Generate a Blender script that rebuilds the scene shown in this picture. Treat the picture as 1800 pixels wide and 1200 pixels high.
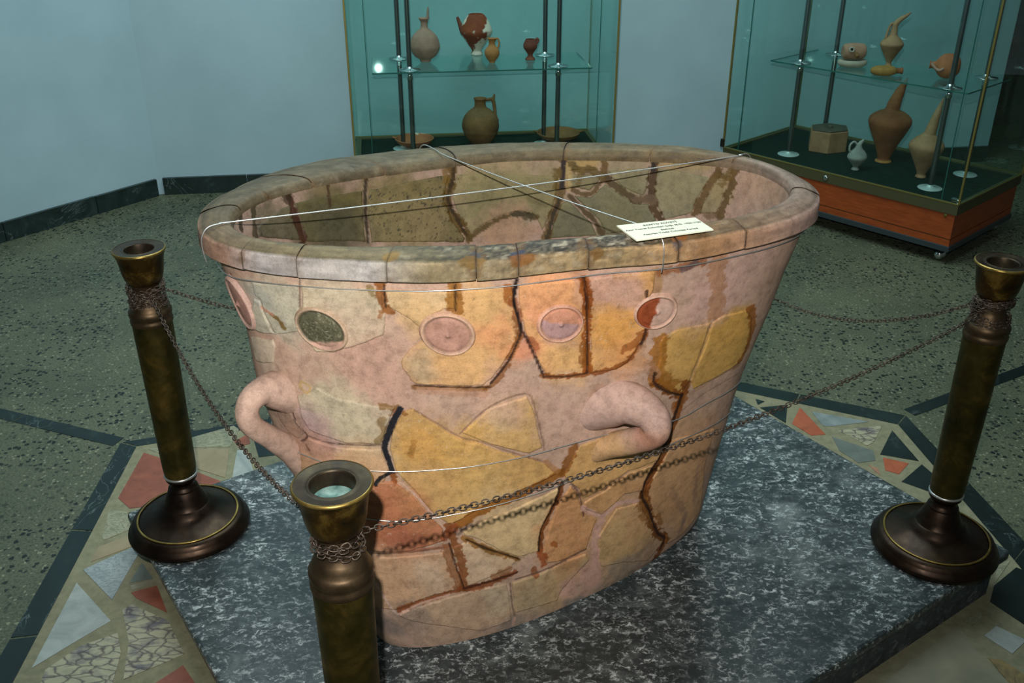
import bpy, bmesh, math, random
import numpy as np
from mathutils import Vector, Matrix
from mathutils.bvhtree import BVHTree

for o in list(bpy.data.objects):
    bpy.data.objects.remove(o)
SC = bpy.context.scene
COL = SC.collection
rng = np.random.default_rng(7)
random.seed(7)

# ------------------------------------------------------------------ camera, light, exposure
CAM_H, PITCH, FPX = 1.5, math.radians(27.0), 1700.0      # focal length in pixels of an 1800 px wide frame
cd = bpy.data.cameras.new('camera'); cam = bpy.data.objects.new('camera', cd); COL.objects.link(cam)
cam.location = (0, 0, CAM_H); cam.rotation_euler = (math.pi / 2 - PITCH, 0, 0)
cd.sensor_width = 36.0; cd.lens = FPX / 1800 * 36.0; cd.clip_start = 0.02
SC.camera = cam
SC.cycles.transparent_max_bounces = 24
vs = SC.view_settings
vs.view_transform = 'Standard'; vs.look = 'None'; vs.exposure = 0.0; vs.gamma = 1.0; vs.use_curve_mapping = False

w = bpy.data.worlds.new('room_ambient'); SC.world = w; w.use_nodes = True
bg = w.node_tree.nodes['Background']; bg.inputs[0].default_value = (0.34, 0.43, 0.43, 1); bg.inputs[1].default_value = 0.15

fl = bpy.data.lights.new('camera_flash', 'SPOT'); fl.energy = 172; fl.shadow_soft_size = 0.010
fl.spot_size = math.radians(84); fl.spot_blend = 1.0; fl.color = (1.0, 0.985, 0.955)
flash = bpy.data.objects.new('camera_flash', fl); COL.objects.link(flash)
flash.location = (-0.035, 0.0, CAM_H + 0.15); flash.rotation_euler = (math.radians(90 - 22.0), 0, math.radians(3))

al = bpy.data.lights.new('ceiling_light', 'AREA'); al.shape = 'RECTANGLE'; al.size = 3.0; al.size_y = 2.2; al.energy = 105
al.color = (0.74, 0.94, 1.0)
area = bpy.data.objects.new('ceiling_light', al); COL.objects.link(area); area.location = (-0.2, 3.0, 3.3)

# ------------------------------------------------------------------ geometry of view -> place
CP, SP = math.cos(PITCH), math.sin(PITCH)
C0 = np.array([0, 0, CAM_H]); FW = np.array([0, CP, -SP]); RT = np.array([1., 0, 0]); UP = np.array([0, SP, CP])
def ray(x, y):
    d = FW * FPX + RT * (x - 900) - UP * (y - 600); return d / np.linalg.norm(d)
def at(x, y, z):
    d = ray(x, y); return C0 + d * ((z - CAM_H) / d[2])
def at2(x, y, z):
    p = at(x, y, z); return float(p[0]), float(p[1])
def proj(P):
    v = np.asarray(P, float) - C0; d = v @ FW
    return np.stack([900 + FPX * (v @ RT) / d, 600 - FPX * (v @ UP) / d], -1)
def lin(c):
    c = np.asarray(c, float) / 255.0
    return np.where(c <= 0.04045, c / 12.92, ((c + 0.055) / 1.055) ** 2.4)
def L4(c, k=1.0):
    v = lin(c) * k; return (float(v[0]), float(v[1]), float(v[2]), 1.0)

# ------------------------------------------------------------------ numpy value noise
def _h(i, j, k):
    n = (i.astype(np.int64) * 374761393 + j.astype(np.int64) * 668265263 + k.astype(np.int64) * 2147483647) & 0xFFFFFFFF
    n = ((n ^ (n >> 13)) * 1274126177) & 0xFFFFFFFF
    return ((n ^ (n >> 16)) & 0xFFFF) / 65535.0
def vnoise(P, s, seed=0):
    P = np.asarray(P, float)
    q = P * s + 137.3
    f = np.floor(q); r = q - f; r = r * r * (3 - 2 * r); f = f.astype(int)
    i, j = f[:, 0], f[:, 1]
    z = np.full_like(i, seed)
    a = _h(i, j, z); b = _h(i + 1, j, z); c = _h(i, j + 1, z); d = _h(i + 1, j + 1, z)
    return (a * (1 - r[:, 0]) + b * r[:, 0]) * (1 - r[:, 1]) + (c * (1 - r[:, 0]) + d * r[:, 0]) * r[:, 1]
def fbm(P, s, seed=0, n=4):
    v = 0; a = 0.5; t = 0
    for k in range(n):
        v = v + a * vnoise(P, s * 2 ** k, seed + k * 17); t += a; a *= 0.55
    return v / t

# ------------------------------------------------------------------ object helpers
def link(o, parent=None):
    COL.objects.link(o)
    if parent is not None: o.parent = parent
    return o
def tag(o, label=None, cat=None, group=None, kind=None):
    if label: o['label'] = label
    if cat: o['category'] = cat
    if group: o['group'] = group
    if kind: o['kind'] = kind
    return o
def empty(name, loc=(0, 0, 0), rz=0.0, rot=None):
    o = bpy.data.objects.new(name, None); COL.objects.link(o)
    o.empty_display_size = 0.05; o.location = loc; o.rotation_euler = rot if rot else (0, 0, rz)
    return o
def mesh_np(name, V, F, mat=None, parent=None, col=None, smooth=True):
    """V (n,3) array, F list/array of quads or tris"""
    me = bpy.data.meshes.new(name)
    F = np.asarray(F, np.int32); V = np.asarray(V, np.float32)
    me.vertices.add(len(V)); me.vertices.foreach_set('co', V.ravel())
    k = F.shape[1]
    me.loops.add(F.size); me.loops.foreach_set('vertex_index', F.ravel())
    me.polygons.add(len(F)); me.polygons.foreach_set('loop_start', np.arange(0, F.size, k, dtype=np.int32))
    me.polygons.foreach_set('use_smooth', np.full(len(F), smooth, bool))
    me.update(calc_edges=True)
    if col is not None:
        a = me.color_attributes.new('Col', 'FLOAT_COLOR', 'POINT')
        c4 = np.ones((len(V), 4), np.float32); c4[:, :3] = col
        a.data.foreach_set('color', c4.ravel())
    if mat: me.materials.append(mat)
    o = bpy.data.objects.new(name, me)
    return link(o, parent)
def from_bm(name, bm, mat=None, parent=None, smooth=False, bevel=0.0):
    if bevel > 0:
        bmesh.ops.bevel(bm, geom=list(bm.edges), offset=bevel, segments=2, profile=0.5, affect='EDGES')
    bmesh.ops.recalc_face_normals(bm, faces=bm.faces[:])
    me = bpy.data.meshes.new(name); bm.to_mesh(me); bm.free()
    if smooth:
        for p in me.polygons: p.use_smooth = True
    if mat: me.materials.append(mat)
    return link(bpy.data.objects.new(name, me), parent)
def box_bm(x0, x1, y0, y1, z0, z1, bm=None):
    bm = bm or bmesh.new()
    r = bmesh.ops.create_cube(bm, size=1.0)
    for v in r['verts']:
        v.co = Vector((x0 + (v.co.x + .5) * (x1 - x0), y0 + (v.co.y + .5) * (y1 - y0), z0 + (v.co.z + .5) * (z1 - z0)))
    return bm
def box(name, b, mat, parent=None, bevel=0.0):
    return from_bm(name, box_bm(*b), mat, parent, bevel=bevel)
def prism_bm(pts, z0, z1, bm=None):
    bm = bm or bmesh.new()
    lo = [bm.verts.new((x, y, z0)) for x, y in pts]; hi = [bm.verts.new((x, y, z1)) for x, y in pts]
    n = len(pts)
    bm.faces.new(hi); bm.faces.new(lo[::-1])
    for i in range(n):
        bm.faces.new((lo[i], lo[(i + 1) % n], hi[(i + 1) % n], hi[i]))
    return bm
def lathe_np(prof, n=40, cx=0, cy=0):
    prof = np.asarray(prof, float); m = len(prof)
    th = np.linspace(0, 2 * np.pi, n, endpoint=False)
    V = np.stack([cx + prof[:, None, 0] * np.cos(th), cy + prof[:, None, 0] * np.sin(th), np.repeat(prof[:, 1:2], n, 1)], -1).reshape(-1, 3)
    i = np.arange(m - 1)[:, None] * n; j = np.arange(n)[None]; j2 = (j + 1) % n
    F = np.stack([i + j, i + j2, i + n + j2, i + n + j], -1).reshape(-1, 4)
    return V, F
def lathe(name, prof, mat, parent=None, n=40, cx=0, cy=0):
    V, F = lathe_np(prof, n, cx, cy)
    return mesh_np(name, V, F, mat, parent)
def smooth_path(P, n=40, closed=False):
    P = np.asarray(P, float); m = len(P); out = []
    segs = m if closed else m - 1
    for s in range(segs):
        g = lambda k: P[k % m] if closed else P[min(max(k, 0), m - 1)]
        p0, p1, p2, p3 = g(s - 1), g(s), g(s + 1), g(s + 2)
        for t in np.linspace(0, 1, max(2, n // segs), endpoint=False):
            out.append(0.5 * (2 * p1 + (p2 - p0) * t + (2 * p0 - 5 * p1 + 4 * p2 - p3) * t * t + (3 * p1 - p0 - 3 * p2 + p3) * t ** 3))
    if not closed: out.append(P[-1])
    return np.array(out)
def tube_np(path, rad, n=10, closed=False, flat=None):
    path = np.asarray(path, float); m = len(path)
    rad = np.broadcast_to(np.asarray(rad, float), (m,))
    T = (np.roll(path, -1, 0) - np.roll(path, 1, 0)) if closed else np.gradient(path, axis=0)
    T /= np.linalg.norm(T, axis=1, keepdims=True) + 1e-12
    ref = np.array([0, 0, 1.]) if abs(T[0, 2]) < .9 else np.array([1., 0, 0])
    N = np.zeros_like(path); N[0] = ref - T[0] * (ref @ T[0]); N[0] /= np.linalg.norm(N[0])
    for i in range(1, m):
        v = N[i - 1] - T[i] * (N[i - 1] @ T[i]); N[i] = v / (np.linalg.norm(v) + 1e-12)
    B = np.cross(T, N)
    th = np.linspace(0, 2 * np.pi, n, endpoint=False)
    V = path[:, None] + rad[:, None, None] * (N[:, None] * np.cos(th)[None, :, None] + B[:, None] * np.sin(th)[None, :, None])
    V = V.reshape(-1, 3)
    k = m if closed else m - 1
    i = np.arange(k)[:, None]; j = np.arange(n)[None]; i2 = (i + 1) % m; j2 = (j + 1) % n
    F = np.stack([i * n + j, i * n + j2, i2 * n + j2, i2 * n + j], -1).reshape(-1, 4)
    if not closed:
        V = np.concatenate([V, path[:1], path[-1:]]); a, b = len(V) - 2, len(V) - 1
        jj = np.arange(n); jn = (jj + 1) % n
        F = np.concatenate([F, np.stack([np.full(n, a), jn, jj, np.full(n, a)], -1)[:, :4], np.stack([np.full(n, b), (m - 1) * n + jj, (m - 1) * n + jn, np.full(n, b)], -1)])
    return V, F
def tube(name, path, rad, mat, parent=None, n=10, closed=False):
    V, F = tube_np(path, rad, n, closed)
    if closed: return mesh_np(name, V, F, mat, parent)
    # end caps are degenerate quads -> rebuild as faces
    me = bpy.data.meshes.new(name)
    faces = [tuple(dict.fromkeys(f)) for f in F.tolist()]
    me.from_pydata(V.tolist(), [], faces); me.update()
    for p in me.polygons: p.use_smooth = True
    if mat: me.materials.append(mat)
    return link(bpy.data.objects.new(name, me), parent)
def copy_tree(o, parent=None):
    c = o.copy(); COL.objects.link(c); c.parent = parent
    for ch in list(o.children):
        copy_tree(ch, c)
    return c

# ------------------------------------------------------------------ materials
def mat(name, base=(0.5, 0.5, 0.5, 1), rough=0.6, metal=0.0, spec=0.5):
    m = bpy.data.materials.new(name); m.use_nodes = True
    nt = m.node_tree; b = nt.nodes['Principled BSDF']
    b.inputs['Base Color'].default_value = base; b.inputs['Roughness'].default_value = rough
    b.inputs['Metallic'].default_value = metal; b.inputs['Specular IOR Level'].default_value = spec
    return m, nt, b
def N(nt, t, **kw):
    n = nt.nodes.new(t)
    for k, v in kw.items():
        if k in n.inputs.keys() if isinstance(k, str) else False: n.inputs[k].default_value = v
        else: setattr(n, k, v)
    return n
def coords(nt, scale=(1, 1, 1), kind='Object'):
    tc = nt.nodes.new('ShaderNodeTexCoord'); mp = nt.nodes.new('ShaderNodeMapping')
    mp.inputs['Scale'].default_value = scale
    nt.links.new(tc.outputs[kind], mp.inputs[0]); return mp.outputs[0]
def world_coords(nt, scale=(1, 1, 1)):
    g = nt.nodes.new('ShaderNodeNewGeometry'); mp = nt.nodes.new('ShaderNodeMapping')
    mp.inputs['Scale'].default_value = scale
    nt.links.new(g.outputs['Position'], mp.inputs[0]); return mp.outputs[0]
def noise(nt, co, scale, detail=4, rough=0.55, dist=0.0):
    n = nt.nodes.new('ShaderNodeTexNoise'); n.inputs['Scale'].default_value = scale
    n.inputs['Detail'].default_value = detail; n.inputs['Roughness'].default_value = rough; n.inputs['Distortion'].default_value = dist
    nt.links.new(co, n.inputs['Vector']); return n.outputs[0]
def ramp(nt, fac, stops, interp='LINEAR'):
    r = nt.nodes.new('ShaderNodeValToRGB'); r.color_ramp.interpolation = interp
    e = r.color_ramp.elements
    while len(e) < len(stops): e.new(0.5)
    for el, (p, c) in zip(e, stops):
        el.position = p; el.color = c if len(c) == 4 else (*c, 1)
    nt.links.new(fac, r.inputs[0]); return r.outputs[0]
def mix(nt, fac, a, b, mode='MIX'):
    m = nt.nodes.new('ShaderNodeMix'); m.data_type = 'RGBA'; m.blend_type = mode
    for s, v in ((m.inputs[0], fac), (m.inputs[6], a), (m.inputs[7], b)):
        if isinstance(v, (int, float)): s.default_value = v
        elif isinstance(v, tuple): s.default_value = v if len(v) == 4 else (*v, 1)
        else: nt.links.new(v, s)
    return m.outputs[2]
def bump(nt, b, h, strength=0.3, dist=0.002):
    n = nt.nodes.new('ShaderNodeBump'); n.inputs['Strength'].default_value = strength; n.inputs['Distance'].default_value = dist
    nt.links.new(h, n.inputs['Height']); nt.links.new(n.outputs[0], b.inputs['Normal'])
BK = (0, 0, 0, 1); WH = (1, 1, 1, 1)

def mk_clay(name, rough=0.62, bumpy=0.35):
    m, nt, b = mat(name, rough=rough, spec=0.22)
    a = nt.nodes.new('ShaderNodeVertexColor'); a.layer_name = 'Col'
    co = world_coords(nt)
    n1 = noise(nt, co, 52, 7, 0.72); n2 = noise(nt, co, 420, 3, 0.6); n3 = noise(nt, co, 9, 3)
    v = ramp(nt, n1, [(0.25, (0.56, 0.55, 0.54, 1)), (0.52, (1, 1, 1, 1)), (0.8, (1.25, 1.23, 1.2, 1))])
    c = mix(nt, 1.0, a.outputs[0], v, 'MULTIPLY')
    v2 = ramp(nt, n2, [(0.3, (0.80, 0.79, 0.78, 1)), (0.5, (1, 1, 1, 1)), (0.72, (1.1, 1.1, 1.1, 1))])
    c = mix(nt, 0.8, c, v2, 'MULTIPLY')
    v3 = ramp(nt, n3, [(0.3, (0.9, 0.88, 0.87, 1)), (0.7, (1.08, 1.06, 1.05, 1))])
    c = mix(nt, 1.0, c, v3, 'MULTIPLY')
    nt.links.new(c, b.inputs['Base Color'])
    h = mix(nt, 0.35, n1, n2)
    bump(nt, b, h, bumpy, 0.003)
    r = ramp(nt, n1, [(0.3, (rough - .12,) * 3), (0.7, (rough + .1,) * 3)]); nt.links.new(r, b.inputs['Roughness'])
    return m
M = {}
M['clay'] = mk_clay('weathered_clay')
M['plaster'] = mk_clay('pink_repair_plaster', 0.66, 0.22)

m, nt, b = mat('blue_wall_paint', rough=0.8, spec=0.2)
co = world_coords(nt); n1 = noise(nt, co, 3, 4); n2 = noise(nt, co, 90, 3)
nt.links.new(ramp(nt, n1, [(0.3, L4((158, 184, 190))), (0.7, L4((168, 194, 200)))]), b.inputs['Base Color']); bump(nt, b, n2, 0.25, 0.002)
M['wall'] = m
m, nt, b = mat('white_ceiling_paint', L4((205, 210, 208)), 0.85); M['ceil'] = m
m, nt, b = mat('passage_gloom_colour', L4((60, 62, 45)), 0.85)
co = world_coords(nt); nt.links.new(ramp(nt, noise(nt, co, 8, 5), [(0.35, L4((30, 36, 26))), (0.7, L4((78, 76, 50)))]), b.inputs['Base Color'])
M['unlit_wall'] = m  # gloom of the unlit passage put into the wall colour as dark olive

# terrazzo
m, nt, b = mat('green_grey_terrazzo', rough=0.5, spec=0.35)
co = world_coords(nt)
base = ramp(nt, noise(nt, co, 2.2, 5, 0.6), [(0.3, L4((72, 77, 61))), (0.7, L4((97, 100, 79)))])
fine = ramp(nt, noise(nt, co, 160, 3, 0.7), [(0.3, (0.40, 0.43, 0.38, 1)), (0.5, (1, 1, 1, 1)), (0.72, (1.6, 1.56, 1.35, 1))])
c = mix(nt, 1.0, base, fine, 'MULTIPLY')
def chips(nt, co, scale, lo, hi, seedscale):
    vo = nt.nodes.new('ShaderNodeTexVoronoi'); vo.inputs['Scale'].default_value = scale; vo.inputs['Randomness'].default_value = 1.0
    dm = nt.nodes.new('ShaderNodeVectorMath'); dm.operation = 'ADD'
    nz = nt.nodes.new('ShaderNodeTexNoise'); nz.inputs['Scale'].default_value = scale * 1.6; nz.inputs['Detail'].default_value = 2
    nt.links.new(co, nz.inputs['Vector'])
    sc = nt.nodes.new('ShaderNodeVectorMath'); sc.operation = 'SCALE'; sc.inputs['Scale'].default_value = 0.9 / scale
    nt.links.new(nz.outputs['Color'], sc.inputs[0]); nt.links.new(co, dm.inputs[0]); nt.links.new(sc.outputs[0], dm.inputs[1])
    nt.links.new(dm.outputs[0], vo.inputs['Vector'])
    sep = nt.nodes.new('ShaderNodeSeparateColor'); nt.links.new(vo.outputs['Color'], sep.inputs[0])
    pick = ramp(nt, sep.outputs[seedscale], [(lo, BK), (lo + 0.01, WH)])
    near = ramp(nt, vo.outputs['Distance'], [(hi, WH), (hi + 0.06, BK)])
    return mix(nt, 1.0, pick, near, 'MULTIPLY')
clump = ramp(nt, noise(nt, co, 3.5, 3), [(0.36, (0.15,) * 3), (0.52, WH)])
dk = mix(nt, 1.0, chips(nt, co, 72, 0.66, 0.42, 0), clump, 'MULTIPLY')
lt = chips(nt, co, 110, 0.86, 0.36, 1)
c = mix(nt, lt, c, L4((132, 133, 108)))
c = mix(nt, dk, c, L4((22, 28, 25)))
nt.links.new(c, b.inputs['Base Color'])
M['terrazzo'] = m

# dark green marble (border strips, skirting)
def mk_darkgreen(name, k=1.0, vein=0.0):
    m, nt, b = mat(name, rough=0.32, spec=0.5)
    co = world_coords(nt)
    n = noise(nt, co, 7, 6, 0.65, 1.5)
    c = ramp(nt, n, [(0.3, L4((12, 22, 20), k)), (0.6, L4((22, 34, 32), k)), (0.8, L4((48, 60, 57), k))])
    vo = noise(nt, co, 5, 7, 0.6, 2.5)
    ve = ramp(nt, vo, [(0.488, BK), (0.5, WH), (0.512, BK)])
    br = ramp(nt, noise(nt, co, 4, 2), [(0.5, BK), (0.6, (0.55, 0.55, 0.55, 1))])
    c = mix(nt, mix(nt, 1.0, ve, br, 'MULTIPLY'), c, L4((120, 134, 130)))
    nt.links.new(c, b.inputs['Base Color']); return m
M['dark_marble'] = mk_darkgreen('dark_green_marble')
M['skirting'] = mk_darkgreen('skirting_marble', 1.9)

# plinth marble
m, nt, b = mat('speckled_grey_marble', rough=0.33, spec=0.5)
co = world_coords(nt)
warp = nt.nodes.new('ShaderNodeMapping'); warp.inputs['Rotation'].default_value = (0, 0, math.radians(-25)); warp.inputs['Scale'].default_value = (0.8, 1.15, 1)
nt.links.new(co, warp.inputs[0]); wc = warp.outputs[0]
big = noise(nt, co, 3.0, 5, 0.6, 0.6)
fl1 = noise(nt, wc, 76, 8, 0.82, 0.6); fl2 = noise(nt, wc, 18, 6, 0.75, 0.6)
base = ramp(nt, fl2, [(0.32, L4((30, 37, 37))), (0.52, L4((52, 60, 61))), (0.70, L4((92, 100, 98)))])
flk = mix(nt, 1.0, ramp(nt, fl1, [(0.525, BK), (0.56, (0.5,) * 3), (0.60, WH)]), ramp(nt, noise(nt, wc, 9, 5, 0.7), [(0.38, (0.25,) * 3), (0.62, WH)]), 'MULTIPLY')
c = mix(nt, flk, base, L4((206, 212, 210)))
dust = ramp(nt, big, [(0.56, BK), (0.70, (0.55,) * 3)])
dst = mix(nt, 1.0, dust, ramp(nt, noise(nt, wc, 30, 4), [(0.35, (0.4,) * 3), (0.7, WH)]), 'MULTIPLY')
c = mix(nt, dst, c, L4((165, 172, 168)))
nt.links.new(c, b.inputs['Base Color']); bump(nt, b, fl1, 0.08, 0.001)
nt.links.new(ramp(nt, big, [(0.4, (0.28,) * 3), (0.7, (0.5,) * 3)]), b.inputs['Roughness'])
M['plinth'] = m
m, nt, b = mat('dull_plinth_side', rough=0.6)
co = world_coords(nt); nt.links.new(ramp(nt, noise(nt, co, 45, 6, 0.7, 1.0), [(0.35, L4((40, 46, 50))), (0.55, L4((62, 70, 72))), (0.72, L4((128, 134, 132)))]), b.inputs['Base Color'])
M['plinth_side'] = m

# mosaic stones / mortar
def mk_stone(name, a, c2, scale=14, dist=0.8, rough=0.5, veins=None):
    m, nt, b = mat(name, rough=rough)
    co = world_coords(nt)
    c = ramp(nt, noise(nt, co, scale, 6, 0.65, dist), [(0.3, L4(a)), (0.7, L4(c2))])
    if veins:
        st = world_coords(nt, (1, 2.2, 1)); v = noise(nt, st, 22, 4, 0.6, 2.2)
        c = mix(nt, ramp(nt, v, [(0.44, BK), (0.5, (0.85,) * 3), (0.56, BK)]), c, L4(veins))
    nt.links.new(c, b.inputs['Base Color']); return m
M['mortar'] = mk_stone('cream_mortar', (112, 109, 84), (140, 134, 104), 40, 0.3, 0.8)
M['stone_red'] = mk_stone('red_stone', (116, 60, 42), (148, 82, 58), 18)
M['stone_orange'] = mk_stone('orange_stone', (150, 72, 44), (178, 96, 62), 18)
M['stone_salmon'] = mk_stone('salmon_stone', (150, 108, 84), (170, 126, 98), 18)
M['stone_white'] = mk_stone('white_marble_stone', (136, 142, 136), (166, 170, 162), 10, 2.0)
M['stone_striped'] = mk_stone('striped_white_stone', (132, 140, 138), (162, 168, 164), 8, 0.5, 0.5, (112, 120, 122))
M['stone_cream'] = mk_stone('cream_stone', (128, 128, 104), (156, 152, 124), 9, 1.5, 0.5, (100, 98, 74))
M['stone_tan'] = mk_stone('tan_stone', (130, 116, 88), (154, 136, 104), 9, 1.5)
M['stone_beige'] = mk_stone('grey_beige_stone', (116, 112, 92), (144, 138, 114), 6, 1.0)
M['stone_grey'] = mk_stone('grey_stone', (84, 92, 84), (112, 118, 108), 16)
M['stone_pale'] = mk_stone('pale_blue_grey_stone', (112, 122, 120), (142, 150, 145), 8, 2.0)
M['stone_brown'] = mk_stone('brown_veined_stone', (92, 84, 58), (150, 126, 80), 26, 1.8)
m, nt, b = mat('breccia_stone', rough=0.5)
co = world_coords(nt, (1.0, 1.9, 1.0))
vo = nt.nodes.new('ShaderNodeTexVoronoi'); vo.feature = 'DISTANCE_TO_EDGE'; vo.inputs['Scale'].default_value = 26
nz = nt.nodes.new('ShaderNodeTexNoise'); nz.inputs['Scale'].default_value = 20; nz.inputs['Detail'].default_value = 3
ad = nt.nodes.new('ShaderNodeVectorMath'); ad.operation = 'ADD'; sc = nt.nodes.new('ShaderNodeVectorMath'); sc.operation = 'SCALE'; sc.inputs['Scale'].default_value = 0.035
nt.links.new(co, nz.inputs['Vector']); nt.links.new(nz.outputs['Color'], sc.inputs[0]); nt.links.new(co, ad.inputs[0]); nt.links.new(sc.outputs[0], ad.inputs[1]); nt.links.new(ad.outputs[0], vo.inputs['Vector'])
cl = ramp(nt, noise(nt, co, 16, 4), [(0.3, L4((146, 142, 116))), (0.5, L4((166, 160, 130))), (0.66, L4((104, 98, 98)))])
c = mix(nt, ramp(nt, vo.outputs['Distance'], [(0.0, (0.9,) * 3), (0.10, BK)]), cl, L4((70, 56, 56)))
nt.links.new(c, b.inputs['Base Color']); M['stone_breccia'] = m

# metals
def mk_brass(name, dark, mid, light, rough=0.38, scale=14):
    m, nt, b = mat(name, rough=rough, metal=0.85)
    co = coords(nt); n = noise(nt, co, scale, 6, 0.65, 0.4)
    nt.links.new(ramp(nt, n, [(0.32, L4(dark)), (0.52, L4(mid)), (0.72, L4(light))]), b.inputs['Base Color'])
    nt.links.new(ramp(nt, noise(nt, co, 30, 3), [(0.3, (rough - .08,) * 3), (0.7, (rough + .15,) * 3)]), b.inputs['Roughness']); return m
M['brass_tube'] = mk_brass('tarnished_brass', (48, 46, 22), (78, 68, 30), (124, 98, 46), 0.42)
M['brass_dark'] = mk_brass('dark_bronze', (34, 26, 20), (50, 37, 28), (70, 54, 38), 0.36, 10)
M['brass_cup'] = mk_brass('mottled_brass_cup', (42, 32, 16), (82, 60, 26), (164, 132, 62), 0.38, 22)
M['brass_edge'] = mk_brass('worn_brass_edge', (112, 92, 46), (146, 120, 62), (168, 144, 84), 0.34, 20)
M['verdigris'], nt, b = mat('verdigris', L4((126, 166, 158)), 0.8)
co = coords(nt); nt.links.new(ramp(nt, noise(nt, co, 60, 4), [(0.35, L4((62, 100, 94))), (0.7, L4((128, 154, 146)))]), b.inputs['Base Color'])
m, nt, b = mat('dull_iron_chain', L4((120, 104, 92)), 0.5, 0.75)
co = world_coords(nt); nt.links.new(ramp(nt, noise(nt, co, 60, 3), [(0.3, L4((62, 51, 43))), (0.7, L4((108, 95, 83)))]), b.inputs['Base Color']); M['chain'] = m
M['wire'], _, _ = mat('galvanised_wire', L4((196, 196, 192)), 0.35, 0.8)
M['chrome'], _, _ = mat('chrome', L4((190, 196, 196)), 0.14, 1.0)
M['flange'], _, _ = mat('brushed_flange', L4((176, 190, 186)), 0.5, 0.35)
M['steel_pole'], _, _ = mat('dark_steel_pole', L4((112, 118, 118)), 0.28, 0.9)
M['case_brass'], _, _ = mat('case_brass_trim', L4((128, 118, 62)), 0.45, 0.6)
M['case_frame'], _, _ = mat('olive_case_frame', L4((74, 74, 46)), 0.55, 0.3)
M['black_steel'], _, _ = mat('black_steel_frame', L4((54, 64, 66)), 0.4, 0.3)
m, nt, b = mat('orange_veneer', rough=0.42)
co = world_coords(nt, (1, 1, 7)); nt.links.new(ramp(nt, noise(nt, co, 14, 5, 0.6, 0.6), [(0.3, L4((122, 52, 16))), (0.7, L4((152, 72, 26)))]), b.inputs['Base Color']); M['wood'] = m
m, nt, b = mat('dark_green_felt', rough=0.95, spec=0.1)
co = world_coords(nt); nt.links.new(ramp(nt, noise(nt, co, 50, 3), [(0.3, L4((8, 26, 22))), (0.7, L4((14, 38, 31)))]), b.inputs['Base Color']); M['felt'] = m
def mk_glass(name, tint, gloss_tint=(0.9, 1, 0.98, 1)):
    m = bpy.data.materials.new(name); m.use_nodes = True; nt = m.node_tree; nt.nodes.clear()
    out = nt.nodes.new('ShaderNodeOutputMaterial'); tr = nt.nodes.new('ShaderNodeBsdfTransparent'); gl = nt.nodes.new('ShaderNodeBsdfGlossy')
    fr0 = nt.nodes.new('ShaderNodeLayerWeight'); fr0.inputs[0].default_value = 0.5; pw = nt.nodes.new('ShaderNodeMath'); pw.operation = 'POWER'; pw.inputs[1].default_value = 5.0; nt.links.new(fr0.outputs['Facing'], pw.inputs[0])
    fr = nt.nodes.new('ShaderNodeMath'); fr.operation = 'MULTIPLY_ADD'; fr.inputs[1].default_value = 0.8; fr.inputs[2].default_value = 0.03; nt.links.new(pw.outputs[0], fr.inputs[0]); mx = nt.nodes.new('ShaderNodeMixShader')
    tr.inputs[0].default_value = tint; gl.inputs['Roughness'].default_value = 0.02; gl.inputs[0].default_value = gloss_tint
    nt.links.new(fr.outputs[0], mx.inputs[0]); nt.links.new(tr.outputs[0], mx.inputs[1]); nt.links.new(gl.outputs[0], mx.inputs[2]); nt.links.new(mx.outputs[0], out.inputs[0]); return m
M['glass'] = mk_glass('green_tinted_glass', (0.917, 0.986, 0.970, 1))
M['shelf_glass'] = mk_glass('shelf_glass', (0.90, 0.98, 0.97, 1))
M['glass_edge'], _, _ = mat('green_glass_edge', L4((40, 96, 88)), 0.2, 0.0)
M['label'], _, _ = mat('cream_card', L4((226, 224, 198)), 0.5)
M['ink'], _, _ = mat('label_ink', L4((70, 72, 66)), 0.6)
M['lamp_black'], _, _ = mat('dark_latch', L4((40, 40, 34)), 0.4, 0.4)

# ================================================================== THE ROOM
fo = box('floor', (-4.2, 5.6, -1.6, 8.2, -0.12, 0.0), M['terrazzo']); tag(fo, 'grey-green speckled terrazzo floor with dark marble strips', kind='structure')
W0 = (-1.711, 4.526); A_B = math.radians(7.6); A_L = math.radians(53.5)
WD = (math.cos(A_B), math.sin(A_B)); LD = (math.cos(A_L), math.sin(A_L))
wall_end = 4.30
def wall_prism(name, p, d, s0, s1, z0, z1, th, material, parent=None, side=1):
    n = (-d[1] * side, d[0] * side)
    a = (p[0] + d[0] * s0, p[1] + d[1] * s0); c = (p[0] + d[0] * s1, p[1] + d[1] * s1)
    pts = [a, c, (c[0] + n[0] * th, c[1] + n[1] * th), (a[0] + n[0] * th, a[1] + n[1] * th)]
    return from_bm(name, prism_bm(pts, z0, z1), material, parent)
H_ROOM = 3.45
o = wall_prism('wall_back', W0, WD, 0, wall_end, 0, H_ROOM, 0.2, M['wall']); tag(o, 'pale blue plastered wall behind the display cases', kind='structure')
o = wall_prism('wall_left', W0, LD, -4.5, 0.0, 0, H_ROOM, 0.2, M['wall']); tag(o, 'pale blue plastered wall on the left', kind='structure')
# passage opening past the end of the back wall
E0 = (W0[0] + WD[0] * wall_end, W0[1] + WD[1] * wall_end)
o = wall_prism('wall_passage', E0, (math.cos(A_B + 1.2), math.sin(A_B + 1.2)), 0.0, 2.2, 0, H_ROOM, 0.15, M['unlit_wall']); tag(o, 'wall inside the dark passage beyond the right case', kind='structure')
o = box('wall_far', (1.5, 5.6, 7.3, 7.45, 0, H_ROOM), M['unlit_wall']); tag(o, 'wall at the end of the dark passage', kind='structure')
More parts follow.
